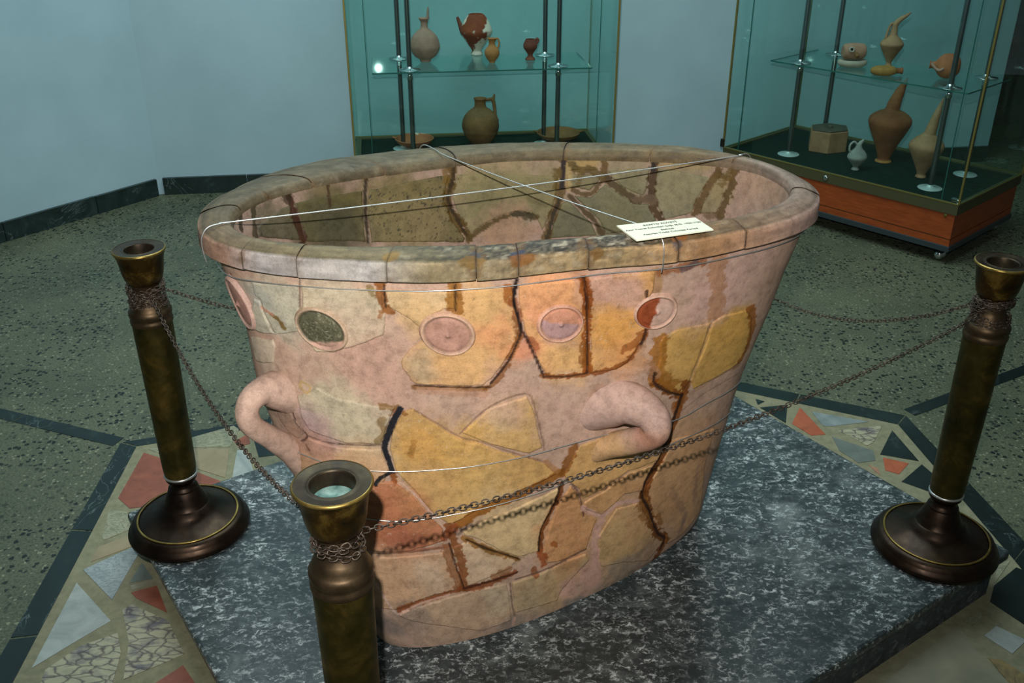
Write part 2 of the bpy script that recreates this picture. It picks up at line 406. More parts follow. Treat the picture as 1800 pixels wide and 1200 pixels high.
# skirting of single marble tiles
def skirting(name, p, d, s0, s1, step, label):
    root = empty(name, (0, 0, 0)); tag(root, label, kind='structure')
    s = s0; k = 0
    while s < s1 - 0.02:
        ln = min(step * (0.85 + 0.3 * random.random()), s1 - s)
        wall_prism('skirting_tile', p, d, s + 0.002, s + ln - 0.002, 0.0, 0.085 + random.uniform(-.003, .003), 0.018, M['skirting'], root, side=-1)
        s += ln; k += 1
skirting('baseboard_back', W0, WD, 0.02, wall_end, 0.42, 'dark green marble skirting along the back wall')
skirting('baseboard_left', W0, LD, -2.4, -0.02, 0.42, 'dark green marble skirting along the left wall')

# --- octagonal inlay: border strips, mortar bed, stones
ring_in = [(-1.00, 1.30), (-1.057, 2.292), (0.40, 2.745), (1.128, 2.408), (1.188, 1.803), (1.24, 1.10), (0.62, 0.30), (-0.45, 0.30)]
ring_out = [(-1.055, 1.28), (-1.108, 2.312), (0.405, 2.80), (1.168, 2.458), (1.245, 1.86), (1.30, 1.08), (0.65, 0.24), (-0.48, 0.24)]
bed = from_bm('mortar_bed', prism_bm(ring_in, -0.01, 0.0008), M['mortar'], fo)
def lerp2(a, b, t): return (a[0] + (b[0] - a[0]) * t, a[1] + (b[1] - a[1]) * t)
for i in range(len(ring_in)):
    j = (i + 1) % len(ring_in)
    a, c, e, g = ring_in[i], ring_in[j], ring_out[j], ring_out[i]
    ln = math.dist(a, c); n = max(1, round(ln / 0.30)); cuts = [0] + sorted((k + random.uniform(-.25, .25)) / n for k in range(1, n)) + [1]
    for k in range(n):
        t0, t1 = cuts[k] + 0.003, cuts[k + 1] - 0.003
        pts = [lerp2(a, c, t0), lerp2(a, c, t1), lerp2(g, e, t1), lerp2(g, e, t0)]
        from_bm('border_tile', prism_bm(pts, -0.01, 0.0016), M['dark_marble'], fo)
def strip_line(p, q, wd, step):
    d = (q[0] - p[0], q[1] - p[1]); l = math.hypot(*d); d = (d[0] / l, d[1] / l); n = (-d[1] * wd / 2, d[0] * wd / 2); s = 0
    while s < l - 0.02:
        e = min(l, s + step * random.uniform(.8, 1.2)); a = (p[0] + d[0] * (s + .002), p[1] + d[1] * (s + .002)); c = (p[0] + d[0] * (e - .002), p[1] + d[1] * (e - .002))
        from_bm('strip_tile', prism_bm([(a[0] - n[0], a[1] - n[1]), (c[0] - n[0], c[1] - n[1]), (c[0] + n[0], c[1] + n[1]), (a[0] + n[0], a[1] + n[1])], -0.01, 0.0014), M['dark_marble'], fo); s = e
strip_line((-1.115, 2.315), (-2.45, 2.82), 0.045, 0.38)
strip_line((1.185, 2.475), (2.75, 3.36), 0.042, 0.38)

STONES = [
 ('stone_red', [(253,796),(300,812),(392,848),(300,878),(262,890),(228,894),(208,876)]),
 ('stone_cream', [(336,770),(411,749),(420,755),(405,786),(339,787)]),
 ('stone_tan', [(339,790),(403,790),(396,840),(348,825)]),
 ('stone_cream', [(262,790),(330,772),(332,790),(300,806)]),
 ('stone_white', [(417,792),(432,789),(447,831),(408,842)]),
 ('dark_marble', [(447,776),(520,768),(520,796),(455,804)]),
 ('dark_marble', [(440,752),(520,742),(520,758),(470,766)]),
 ('stone_red', [(412,776),(436,764),(440,780),(420,786)]),
 ('stone_cream', [(180,945),(192,897),(222,900),(237,928),(183,950)]),
 ('stone_tan', [(174,962),(240,936),(246,956),(160,988)]),
 ('stone_striped', [(146,1002),(238,960),(246,970),(197,1055)]),
 ('stone_white', [(135,1025),(195,1092),(147,1120),(56,1175)]),
 ('stone_grey', [(250,990),(270,1018),(227,1025)]),
 ('stone_beige', [(229,1030),(264,1020),(268,1027),(232,1038)]),
 ('stone_red', [(230,1042),(276,1030),(294,1077),(240,1052)]),
 ('stone_breccia', [(215,1072),(232,1063),(296,1092),(324,1150),(290,1165),(217,1195),(227,1130)]),
 ('stone_breccia', [(142,1136),(207,1113),(213,1150),(194,1215),(66,1215),(80,1178)]),
 ('stone_red', [(322,1170),(352,1215),(252,1215)]),
 ('dark_marble', [(1384,712),(1381,744),(1336,717)]),
 ('dark_marble', [(1328,702),(1344,706),(1332,712)]),
 ('stone_orange', [(1406,717),(1451,764),(1426,766),(1392,745)]),
 ('stone_pale', [(1426,724),(1527,742),(1459,750),(1447,749)]),
 ('stone_breccia', [(1471,757),(1550,749),(1537,776),(1524,784),(1500,770)]),
 ('stone_grey', [(1462,768),(1535,793),(1539,810),(1509,814),(1476,793)]),
 ('dark_marble', [(1568,757),(1615,811),(1547,799)]),
 ('stone_orange', [(1552,805),(1597,815),(1580,834),(1556,827)]),
 ('dark_marble', [(1620,817),(1639,833),(1634,865),(1585,847)]),
 ('stone_salmon', [(1526,818),(1543,824),(1547,836)]),
 ('dark_marble', [(1786,998),(1812,1008),(1830,1118),(1740,1058),(1747,1030)]),
 ('stone_cream', [(1752,992),(1776,986),(1748,1026)]),
 ('stone_cream', [(1693,1092),(1723,1076),(1728,1084),(1708,1102)]),
 ('stone_white', [(1730,1118),(1751,1101),(1804,1126),(1779,1150)]),
 ('stone_beige', [(1684,1099),(1717,1146),(1785,1212),(1700,1300),(1440,1290)]),
 ('stone_brown', [(1737,1157),(1760,1160),(1802,1188),(1822,1222),(1772,1200)]),
]
for k, (mt, pl) in enumerate(STONES):
    pts = [at2(x, y, 0.0) for x, y in pl]
    if sum(pts[i][0] * pts[(i + 1) % len(pts)][1] - pts[(i + 1) % len(pts)][0] * pts[i][1] for i in range(len(pts))) < 0: pts = pts[::-1]
    cx = sum(p[0] for p in pts) / len(pts); cy = sum(p[1] for p in pts) / len(pts)
    from_bm('mosaic_stone', prism_bm(pts, -0.01, 0.0022), M[mt], fo)

# --- marble plinth
PL_ANG = math.radians(34.5); PU = np.array([math.cos(PL_ANG), math.sin(PL_ANG)]); PV = np.array([-PU[1], PU[0]])
PLL = np.array([-0.9135, 1.8573]); PW, PD = 1.594, 1.267
ZP = 0.10
plc = PLL + PU * PW / 2 - PV * PD / 2
pl = empty('marble_plinth', (plc[0], plc[1], 0), PL_ANG)
box('slab', (-PW / 2, PW / 2, -PD / 2, PD / 2, ZP - 0.026, ZP), M['plinth'], pl, bevel=0.007)
box('plinth_base', (-PW / 2 + .02, PW / 2 - .055, -PD / 2 + .004, PD / 2 - .02, 0.0, ZP - 0.0258), M['plinth_side'], pl)
tag(pl, 'low square plinth of speckled blue-grey marble under the bathtub', 'plinth')

# ================================================================== THE BATHTUB
TB = dict(h=.9445, cx=.0111, cy=1.7013, ai=.5086, bi=.2544, phi=.2219, n=2.257, wo=.06, lipd=.045,
          ab=.3981, bb=.1303, cbx=.0649, cby=1.6583, nb=2.175, phib=.5498, kt=.0232, kb=-.0231)
HR, LIPD = TB['h'], TB['lipd']
def ring_xy(th, cx, cy, a, b, phi, n, k=0, bfar=None):
    co, si = np.cos(th), np.sin(th)
    x = np.sign(co) * np.abs(co) ** (2 / n); y = np.sign(si) * np.abs(si) ** (2 / n)
    y = y * (1 + k * x); bb = b if bfar is None else np.where(si > 0, bfar, b)
    x = x * a; y = y * bb
    return np.stack([cx + x * math.cos(phi) - y * math.sin(phi), cy + x * math.sin(phi) + y * math.cos(phi)], -1)
INN = [(425,407),(457,420),(533,426),(615,429),(675,428),(805,428),(900,425),(943,420),(1038,414),(1117,404),(1244,388),(1323,369),(1374,353),(1391,331),(1374,309),(1339,290),(1301,279),(1200,268),(1070,262),(880,265),(792,274),(647,293),(514,320),(450,344),(419,357),(409,382)]
OUTF = [(343,400),(350,375),(385,345),(430,322),(500,293),(600,274),(700,262),(800,255),(900,250),(1000,249),(1100,250),(1200,257),(1280,270),(1350,290),(1400,308),(1435,330),(1446,350)]
LIP = [(375,455),(403,469),(457,480),(533,490),(590,491),(662,494),(735,501),(805,496),(897,490),(953,483),(1086,467),(1190,463),(1292,441),(1355,426),(1399,414)]
CT = np.array([TB['cx'], TB['cy']])
def polar_fix(pts, a, b):
    """measured outline / fitted ellipse, as a smooth periodic function of direction"""
    th = np.linspace(0, 2 * np.pi, 2000); R = ring_xy(th, TB['cx'], TB['cy'], a, b, TB['phi'], TB['n'], TB['kt']) - CT
    ra = np.arctan2(R[:, 1], R[:, 0]); o = np.argsort(ra); ra = ra[o]; rr = np.linalg.norm(R, axis=1)[o]
    P = np.array(pts) - CT; pa = np.arctan2(P[:, 1], P[:, 0]); q = np.linalg.norm(P, axis=1) / np.interp(pa, ra, rr, period=2 * np.pi)
    o = np.argsort(pa); pa, q = pa[o], q[o]
    g = np.linspace(-np.pi, np.pi, 361)[:-1]; v = np.interp(g, pa, q, period=2 * np.pi)
    ker = np.exp(-0.5 * (np.arange(-20, 21) / 6.0) ** 2); ker /= ker.sum()
    v = np.convolve(np.concatenate([v[-20:], v, v[:20]]), ker, 'valid')
    return g, v
FIN = polar_fix([at(x, y, HR)[:2] for x, y in INN], TB['ai'], TB['bi'])
FOUT = polar_fix([at(x, y, HR - .012)[:2] for x, y in OUTF] + [at(x, y, HR - LIPD)[:2] for x, y in LIP], TB['ai'] + TB['wo'], TB['bi'] + TB['wo'])
def fixed(P, F):
    d = P - CT; a = np.arctan2(d[:, 1], d[:, 0]); return CT + d * np.interp(a, F[0], F[1], period=2 * np.pi)[:, None]
def rim_in(th): return fixed(ring_xy(th, TB['cx'], TB['cy'], TB['ai'], TB['bi'], TB['phi'], TB['n'], TB['kt']), FIN)
def rim_out(th): return fixed(ring_xy(th, TB['cx'], TB['cy'], TB['ai'] + TB['wo'], TB['bi'] + TB['wo'], TB['phi'], TB['n'], TB['kt']), FOUT)
def base_ring(th, inset=0.0):
    return ring_xy(th, TB['cbx'], TB['cby'], TB['ab'] - inset, TB['bb'] - inset, TB['phib'], TB['nb'], TB['kb'], bfar=0.215 - inset)
ZT = HR - LIPD + 0.004           # top of the outer wall, just under the rim
def outer(th, t):
    th = np.asarray(th, float); t = np.asarray(t, float)
    top = rim_out(th); inn = rim_in(th); d = top - inn; ln = np.linalg.norm(d, axis=1, keepdims=True)
    top = top - d / ln * 0.0145
    bs = base_ring(th); cb = np.array([TB['cbx'], TB['cby']])
    g = t[:, None]
    P = bs * (1 - g) + top * g
    tuck = np.clip(1 - t / 0.05, 0, 1) ** 2 * 0.02
    ctr = cb * (1 - g) + CT * g
    P = ctr + (P - ctr) * (1 - tuck[:, None] + 0.012 * np.sin(np.pi * t)[:, None])
    wr = np.clip(np.cos(th), 0, 1) ** 1.4; wl = np.clip(-np.cos(th), 0, 1) ** 1.4       # the two ends swell and narrow a little
    br = np.interp(t, [0, .02, .05, .08, .17, .26, .32, .47, .56, .65, .75, .85, 1], [.02, .07, .066, .054, .025, .0, -.014, -.038, -.040, -.030, -.018, -.018, 0])
    bl = np.interp(t, [0, .2, .42, .66, .7, .77, .83, .95, 1], [0, .02, .035, .025, .016, -.004, -.018, -.012, 0])
    P = ctr + (P - ctr) * (1 + wr * br + wl * bl)[:, None]
    z = ZP + 0.001 + (ZT - ZP) * t
    uv = np.stack([th * 0.4, t], -1)
    wob = (fbm(np.stack([np.cos(th) * 2 + 5, t * 2 + np.sin(th) * 2], -1), 1.6, 5, 3) - .5) * 0.012 * (np.sin(np.pi * np.clip(t, 0, 1)))
    P = ctr + (P - ctr) * (1 + wob[:, None])
    return np.concatenate([P, z[:, None]], 1)
ZI = ZP + 0.05
def inner(th, t):
    th = np.asarray(th, float); t = np.asarray(t, float)
    top = rim_in(th); bs = base_ring(th, 0.035); g = t[:, None]
    P = bs * (1 - g) + top * g
    z = ZI + (HR - 0.012 - ZI) * t
    return np.concatenate([P, z[:, None]], 1)
class Surf:
    def __init__(s, fn, sgn, zlen):
        s.fn, s.sgn = fn, sgn
        th = np.linspace(0, 2 * np.pi, 1441); R = fn(th, np.full_like(th, .62)); s.th = th
        s.arc = np.concatenate([[0], np.cumsum(np.linalg.norm(np.diff(R, axis=0), axis=1))]); s.L = s.arc[-1]; s.H = zlen
        nu, nv = 480, 90
        a, b = np.meshgrid(np.linspace(0, 2 * np.pi, nu + 1), np.linspace(0, 1, nv + 1), indexing='ij'); s.nu, s.nv = nu, nv
        s.G = fn(a.ravel(), b.ravel()).reshape(nu + 1, nv + 1, 3)
        V = s.G.reshape(-1, 3).tolist(); i = np.arange(nu)[:, None] * (nv + 1); j = np.arange(nv)[None]
        F = np.stack([i + j, i + nv + 1 + j, i + nv + 2 + j, i + j + 1], -1).reshape(-1, 4).tolist()
        s.bvh = BVHTree.FromPolygons(V, F)
    def uv2p(s, U, off=0.0):
        th = np.interp(np.mod(U[:, 0], s.L), s.arc, s.th); t = U[:, 1] / s.H
        P = s.fn(th, t); e = 2e-3
        A = s.fn(th + e, t) - s.fn(th - e, t); t2 = np.clip(t, .004, .996); B = s.fn(th, t2 + .004) - s.fn(th, t2 - .004)
        n = np.cross(A, B); n /= np.linalg.norm(n, axis=1, keepdims=True) + 1e-12
        n *= s.sgn
        o = np.broadcast_to(np.asarray(off, float), (len(U),))[:, None]
        return P + n * o, n
    def hit(s, x, y, far=False):
        d = Vector(ray(x, y)); o = Vector(C0)
        if far:                                   # inner wall: take the hit beyond the near lip
            last = None; p = o
            for _ in range(4):
                r = s.bvh.ray_cast(p, d)
                if r[0] is None: break
                last = r; p = r[0] + d * 1e-4
            r = last
        else: r = s.bvh.ray_cast(o, d)
        if r is None or r[0] is None: return None
        i, j = divmod(r[2], s.nv); q = [np.array(s.G[i, j]), s.G[i + 1, j], s.G[i, j + 1]]
        M2 = np.stack([q[1] - q[0], q[2] - q[0]], 1); ab = np.linalg.lstsq(M2, np.array(r[0]) - q[0], rcond=None)[0]
        th = (i + ab[0]) / s.nu * 2 * np.pi; t = (j + ab[1]) / s.nv
        return np.array([np.interp(th % (2 * np.pi), s.th, s.arc), t * s.H])
    def path(s, pts, far=False):
        out = [s.hit(x, y, far) for x, y in pts]; out = [p for p in out if p is not None]
        if len(out) < 2: return np.zeros((0, 2))
        P = np.array(out)
        for k in range(1, len(P)):                # unwrap
            while P[k, 0] - P[k - 1, 0] > s.L / 2: P[k, 0] -= s.L
            while P[k, 0] - P[k - 1, 0] < -s.L / 2: P[k, 0] += s.L
        return P
SO = Surf(outer, 1.0, 0.83); SI = Surf(inner, -1.0, 0.80)
def seg_dist(P, poly, closed=True):
    A = poly if closed else poly[:-1]; B = np.roll(poly, -1, 0) if closed else poly[1:]
    best = np.full(len(P), 1e9); near = np.zeros((len(P), 2))
    for a, b in zip(A, B):
        ab = b - a; t = np.clip(((P - a) @ ab) / (ab @ ab + 1e-15), 0, 1); q = a + t[:, None] * ab
        d = ((P - q) ** 2).sum(1); m = d < best; best[m] = d[m]; near[m] = q[m]
    return np.sqrt(best), near
def inside(P, poly):
    x, y = P[:, 0], P[:, 1]; r = np.zeros(len(P), bool); j = len(poly) - 1
    for i in range(len(poly)):
        xi, yi = poly[i]; xj, yj = poly[j]
        c = ((yi > y) != (yj > y)) & (x < (xj - xi) * (y - yi) / (yj - yi + 1e-15) + xi); r ^= c; j = i
    return r
def jag(poly, step=0.006, amp=0.0016, seed=0, closed=True):
    out = []; n = len(poly)
    for i in range(n if closed else n - 1):
        a, b = poly[i], poly[(i + 1) % n]; l = np.linalg.norm(b - a); k = max(1, int(l / step))
        for s in range(k): out.append(a + (b - a) * s / k)
    if not closed: out.append(poly[-1])
    out = np.array(out); out = out + (np.stack([vnoise(out, 90, seed), vnoise(out, 90, seed + 31)], -1) - .5) * 2 * amp
    return out
def wrapU(s, U, ref):
    U = U.copy(); U[:, 0] = ref + np.mod(U[:, 0] - ref + s.L / 2, s.L) - s.L / 2; return U

# ---- colours of the surface (all laid out on the wall of the tub itself)
PINK = lin((192, 160, 139)); OCH = lin((206, 162, 104)); GLUE = lin((128, 74, 22)); GLUED = lin((86, 46, 16)); CRK = lin((34, 26, 24))
DK = 0.86
def stroke(pts, w, col, strength=1.0, rough=0.5, far=False): return dict(k='s', p=pts, w=w, c=lin(col), a=strength, r=rough)
def blob(x, y, r, col, strength=0.8, rough=0.5, ry=None): return dict(k='b', p=(x, y), w=r, wy=ry or r, c=lin(col), a=strength, r=rough)
BR = (140, 84, 30); DBR = (96, 52, 22); RB = (150, 78, 40); BLK = (32, 28, 30); GREY = (150, 148, 140); LIL = (176, 150, 152); ORA = (226, 160, 104); OLV = (128, 106, 52)
PAINT_O = [
 # soft tone
 blob(600,535,70,(196,182,156),.7), blob(485,545,60,(190,184,162),.7), blob(455,520,25,(168,170,160),.6), blob(470,640,25,(190,172,150),.6),
 blob(740,560,45,(214,176,124),.7), blob(865,590,40,(226,158,110),.8), blob(850,530,45,(222,178,120),.7), blob(905,620,30,(220,150,104),.6),
 blob(735,640,35,(188,168,136),.7), blob(830,640,50,(222,176,120),.6),
 blob(935,545,35,(226,158,118),.8), blob(970,500,60,(224,160,112),.8), blob(985,590,30,(172,134,128),.7), blob(1060,505,45,(196,154,138),.8), blob(1110,520,40,(206,164,146),.8),
 blob(1080,575,45,(222,160,84),.85), blob(1000,640,50,(222,176,116),.7), blob(1100,625,40,(214,150,92),.7), blob(930,610,26,(214,140,104),.7),
 blob(1200,610,40,(204,162,94),.7), blob(1280,580,45,(206,160,84),.8), blob(1240,640,40,(200,158,90),.7),
 blob(600,720,60,(190,178,150),.8), blob(560,760,40,(176,140,140),.7), blob(540,730,20,(178,150,150),.7), blob(640,770,50,(196,180,150),.7),
 blob(520,760,30,(160,130,112),.7), blob(560,790,40,(196,150,128),.7), blob(640,805,40,(204,168,128),.6),
 blob(800,800,70,(210,166,98),.8), blob(850,850,60,(210,172,110),.7), blob(740,780,40,(212,162,92),.8), blob(760,860,50,(206,164,108),.6),
 blob(900,740,50,(206,168,112),.7), blob(880,725,30,(196,172,140),.5),
 blob(690,900,50,(190,124,88),.9), blob(700,950,40,(182,112,84),.9), blob(730,890,40,(196,136,92),.7),
 blob(700,1010,60,(206,166,130),.7), blob(760,1010,30,(220,196,168),.6), blob(840,990,50,(218,190,158),.8), blob(900,920,70,(214,184,138),.8),
 blob(1000,930,60,(206,152,106),.8), blob(1000,1000,40,(200,146,100),.7), blob(1060,880,50,(202,156,106),.7), blob(1090,970,60,(204,168,118),.7),
 blob(1180,860,80,(208,162,116),.8), blob(1190,780,50,(210,164,120),.7), blob(1140,800,40,(210,166,110),.7),
 blob(800,1080,90,(188,158,130),.7), blob(720,1080,40,(150,132,118),.7), blob(870,1050,30,(206,188,158),.6), blob(930,1060,40,(176,156,124),.7), blob(980,1040,40,(190,160,118),.7),
 blob(900,1095,70,(150,136,122),.8,ry=25), blob(1010,1055,40,(140,134,126),.8,ry=18), blob(1100,1000,50,(140,130,118),.7,ry=25), blob(1160,960,40,(170,140,118),.6), blob(680,1100,35,(120,112,106),.7,ry=20),
 blob(1040,1015,30,(206,164,146),.9), blob(1000,1035,22,(206,164,146),.9), blob(1290,480,70,(208,172,160),.5), blob(1240,530,50,(206,164,152),.5), blob(1330,620,50,(198,160,142),.5),
 blob(660,640,90,(196,152,134),.5), blob(1000,720,70,(206,170,152),.5), blob(880,700,60,(204,164,146),.5),
 # stains beside joints
 stroke([(667,500),(672,520),(676,537),(684,545)],9,BR,.9,.8), stroke([(650,505),(655,515)],6,OLV,.7), stroke([(670,545),(668,556)],5,BR,.7,.8),
 stroke([(800,503),(801,520),(800,545)],12,(150,98,40),.9,.6), stroke([(792,508),(796,535)],8,(160,112,50),.7,.8),
 stroke([(893,505),(894,520),(896,530)],7,(156,92,36),.9), stroke([(904,530),(910,560),(914,590)],7,(140,82,46),.8,.8), stroke([(912,590),(905,610),(895,630)],6,BR,.8), stroke([(930,595),(940,610)],6,RB,.7,.8),
 stroke([(893,640),(870,672),(852,682)],5,BR,.8,.8), stroke([(728,680),(790,682),(850,684)],5,(136,88,34),.8,.6), stroke([(740,686),(850,692)],8,(186,140,112),.6),
 stroke([(1026,490),(1031,520),(1032,560),(1030,610),(1033,650)],7,(150,80,24),.95,.8), stroke([(1026,610),(1027,640)],8,BR,.8,.9), stroke([(1030,495),(1032,540)],5,(120,60,20),.7),
 stroke([(955,660),(1000,660),(1040,655),(1080,645),(1108,628),(1128,600),(1134,580)],5,(140,76,26),.9,.8), stroke([(1100,612),(1115,600),(1130,585)],7,(150,84,34),.8,.9),
 stroke([(1152,478),(1155,500),(1152,515)],7,(166,122,66),.6), stroke([(1160,480),(1195,470),(1235,461)],6,(150,92,50),.8,.8), stroke([(1200,474),(1222,464)],5,(96,78,80),.8),
 stroke([(1260,460),(1263,490),(1262,520),(1258,550)],10,(176,128,92),.75,.7),
 stroke([(1160,600),(1155,640),(1152,670)],9,(160,104,36),.9,.7), stroke([(1150,665),(1175,685),(1200,692),(1206,672)],7,(128,72,22),.95,.9), stroke([(1158,650),(1180,675)],8,(156,104,40),.8,.9),
 stroke([(1318,545),(1322,570),(1312,610),(1295,640)],7,(150,92,30),.9,.6), stroke([(1300,640),(1262,660),(1215,690)],4,(166,130,104),.6),
 stroke([(1198,695),(1185,740),(1168,790),(1150,825),(1130,865)],6,(130,72,24),.95,.8), stroke([(1196,700),(1190,715)],10,(150,88,30),.8,.9),
 stroke([(1130,870),(1138,895),(1150,930),(1168,945),(1162,962),(1150,985)],7,(120,70,26),.95,.9), stroke([(1128,885),(1140,915)],9,(150,98,44),.7,.9), stroke([(1155,905),(1160,918)],5,BR,.7),
 stroke([(540,780),(545,790)],3,DBR,.6), stroke([(470,545),(490,560),(500,575)],5,(120,92,34),.9,.9), stroke([(462,540),(480,552)],4,(196,140,116),.8),
 stroke([(672,712),(690,716),(700,716)],6,(130,96,44),.8,.9), stroke([(672,735),(674,760),(664,775)],6,(132,102,50),.7,1), stroke([(690,830),(692,842)],8,(140,76,24),.9,.9),
 stroke([(692,730),(700,720),(712,726)],5,BR,.7,.9), stroke([(728,775),(722,800)],5,(176,124,60),.7),
 stroke([(985,831),(950,850),(895,876),(850,894),(805,922)],8,(158,100,36),.95,.5), stroke([(1010,785),(1002,805),(990,828)],6,(140,86,30),.9,.8), stroke([(960,812),(980,828)],4,(170,120,70),.7),
 stroke([(988,850),(982,870),(965,905),(952,935),(948,968)],4,(120,66,24),.95,.7), stroke([(950,970),(956,990)],6,(160,84,40),.9,.8), stroke([(938,1000),(942,1010)],5,(150,84,40),.8), stroke([(972,953),(976,955)],5,(160,92,40),.9),
 stroke([(790,925),(795,945),(810,980),(815,1032)],7,(140,80,34),.9,.8), stroke([(785,960),(795,1000),(808,1030)],8,(150,98,56),.8,.9), stroke([(815,945),(850,962),(910,982)],5,(150,104,46),.9,.8), stroke([(905,1005),(860,1025),(815,1034),(760,1050),(700,1072)],5,(140,76,36),.9,.9),
 stroke([(895,1000),(870,1012)],7,(160,110,70),.8,.8), stroke([(780,945),(800,925)],7,(150,80,44),.8), stroke([(700,970),(790,960)],3,(166,100,70),.7),
 stroke([(1130,600),(1120,640)],5,(176,136,104),.5), stroke([(1052,680),(1040,720),(1040,740)],8,(176,136,112),.6,.6), stroke([(1140,640),(1150,660)],7,(170,130,104),.5),
 stroke([(1250,740),(1235,790),(1230,830)],14,(190,140,104),.4), stroke([(1180,860),(1200,900),(1195,930)],6,(150,116,104),.35,.9), stroke([(1225,820),(1218,880)],5,(150,116,104),.35,.9), stroke([(1205,900),(1190,940)],5,(150,120,110),.4,.9),
 # dark joints
 stroke([(675,500),(676,520),(678,540)],1.8,(50,34,20),.95,.2), stroke([(800,500),(801,545)],1.6,(50,34,20),.95,.2),
 stroke([(908,492),(903,525),(910,555),(917,580)],2.8,(38,28,26),1,.3), stroke([(917,580),(908,605),(890,640),(862,674)],2.0,(56,38,30),.95,.4), stroke([(862,680),(800,680),(728,677)],1.8,(70,46,28),.95,.4),
 stroke([(917,580),(926,595),(942,630),(956,662)],2.2,(60,40,32),.95,.4), stroke([(956,662),(1000,661),(1033,656)],1.6,(80,52,36),.9,.4), stroke([(1026,486),(1031,540),(1032,655)],1.8,(60,34,20),.9,.4),
 stroke([(1136,510),(1134,560),(1136,580),(1126,605)],2.2,(60,36,24),.9,.4), stroke([(1151,655),(1150,672),(1172,688),(1200,694)],2.0,(60,40,26),.95,.4),
 stroke([(1198,694),(1180,750),(1165,790),(1158,806)],2.6,(50,32,22),.95,.4), stroke([(1158,806),(1140,835),(1128,868),(1140,895),(1155,935),(1168,945),(1160,965)],2.4,(54,34,22),.95,.5),
 stroke([(704,718),(692,740),(682,765),(676,785),(682,805),(690,828)],5.5,(36,36,42),1,.25), stroke([(690,828),(670,838),(660,850)],4,(40,38,40),1,.4),
 stroke([(527,490),(527,520),(528,545)],1.4,(90,74,60),.8,.3), stroke([(512,710),(520,740),(540,765),(530,775)],2.0,(90,64,54),.9,.5), stroke([(540,765),(580,778),(640,782),(672,782)],1.6,(96,76,68),.8,.6),
 stroke([(728,720),(770,745),(810,768),(845,776),(900,795),(960,812)],1.4,(140,104,80),.8,.4), stroke([(808,762),(860,715),(925,692),(942,725),(957,790)],1.6,(140,110,90),.8,.4),
 stroke([(705,848),(735,875),(760,905)],2.2,(214,176,156),.9,.6), stroke([(655,972),(720,970),(780,962)],1.4,(120,84,66),.9,.4), stroke([(790,955),(800,990),(815,1032)],1.8,(70,40,24),.9,.4), stroke([(820,948),(860,965),(912,982)],2,(60,42,20),.95,.4),
 stroke([(908,1006),(860,1022),(815,1034)],2.2,(80,42,24),.95,.5), stroke([(790,1045),(740,1060),(700,1080)],2.0,(216,176,156),.8,.5), stroke([(986,850),(970,890),(950,930),(947,968)],2,(60,40,24),.95,.4),
 stroke([(1004,850),(1016,865),(1022,885),(1024,905)],1.6,(110,76,56),.85,.4), stroke([(1024,893),(1060,905),(1085,885),(1120,880)],4,(214,172,154),.9,.5), stroke([(1062,905),(1048,935),(1046,980),(1048,995)],6,(212,168,150),.9,.6),
 stroke([(905,1018),(960,1000),(1010,975),(1030,965)],1.5,(110,86,72),.85,.4), stroke([(897,1025),(900,1060),(905,1080)],1.4,(120,100,84),.8,.5), stroke([(905,1085),(898,1110)],4,(200,160,142),.8,.5),
 stroke([(655,1015),(690,1070),(700,1080)],3,(212,180,164),.8,.6), stroke([(405,480),(412,510),(425,560),(438,582)],2,(110,72,60),.8,.4), stroke([(1300,655),(1240,690),(1200,720)],1.3,(150,118,104),.7), stroke([(1248,560),(1225,640),(1212,680)],1.3,(160,124,80),.7),
 stroke([(530,670),(545,680),(540,690),(528,680),(530,670)],3,(190,160,110),.9,.4),
]
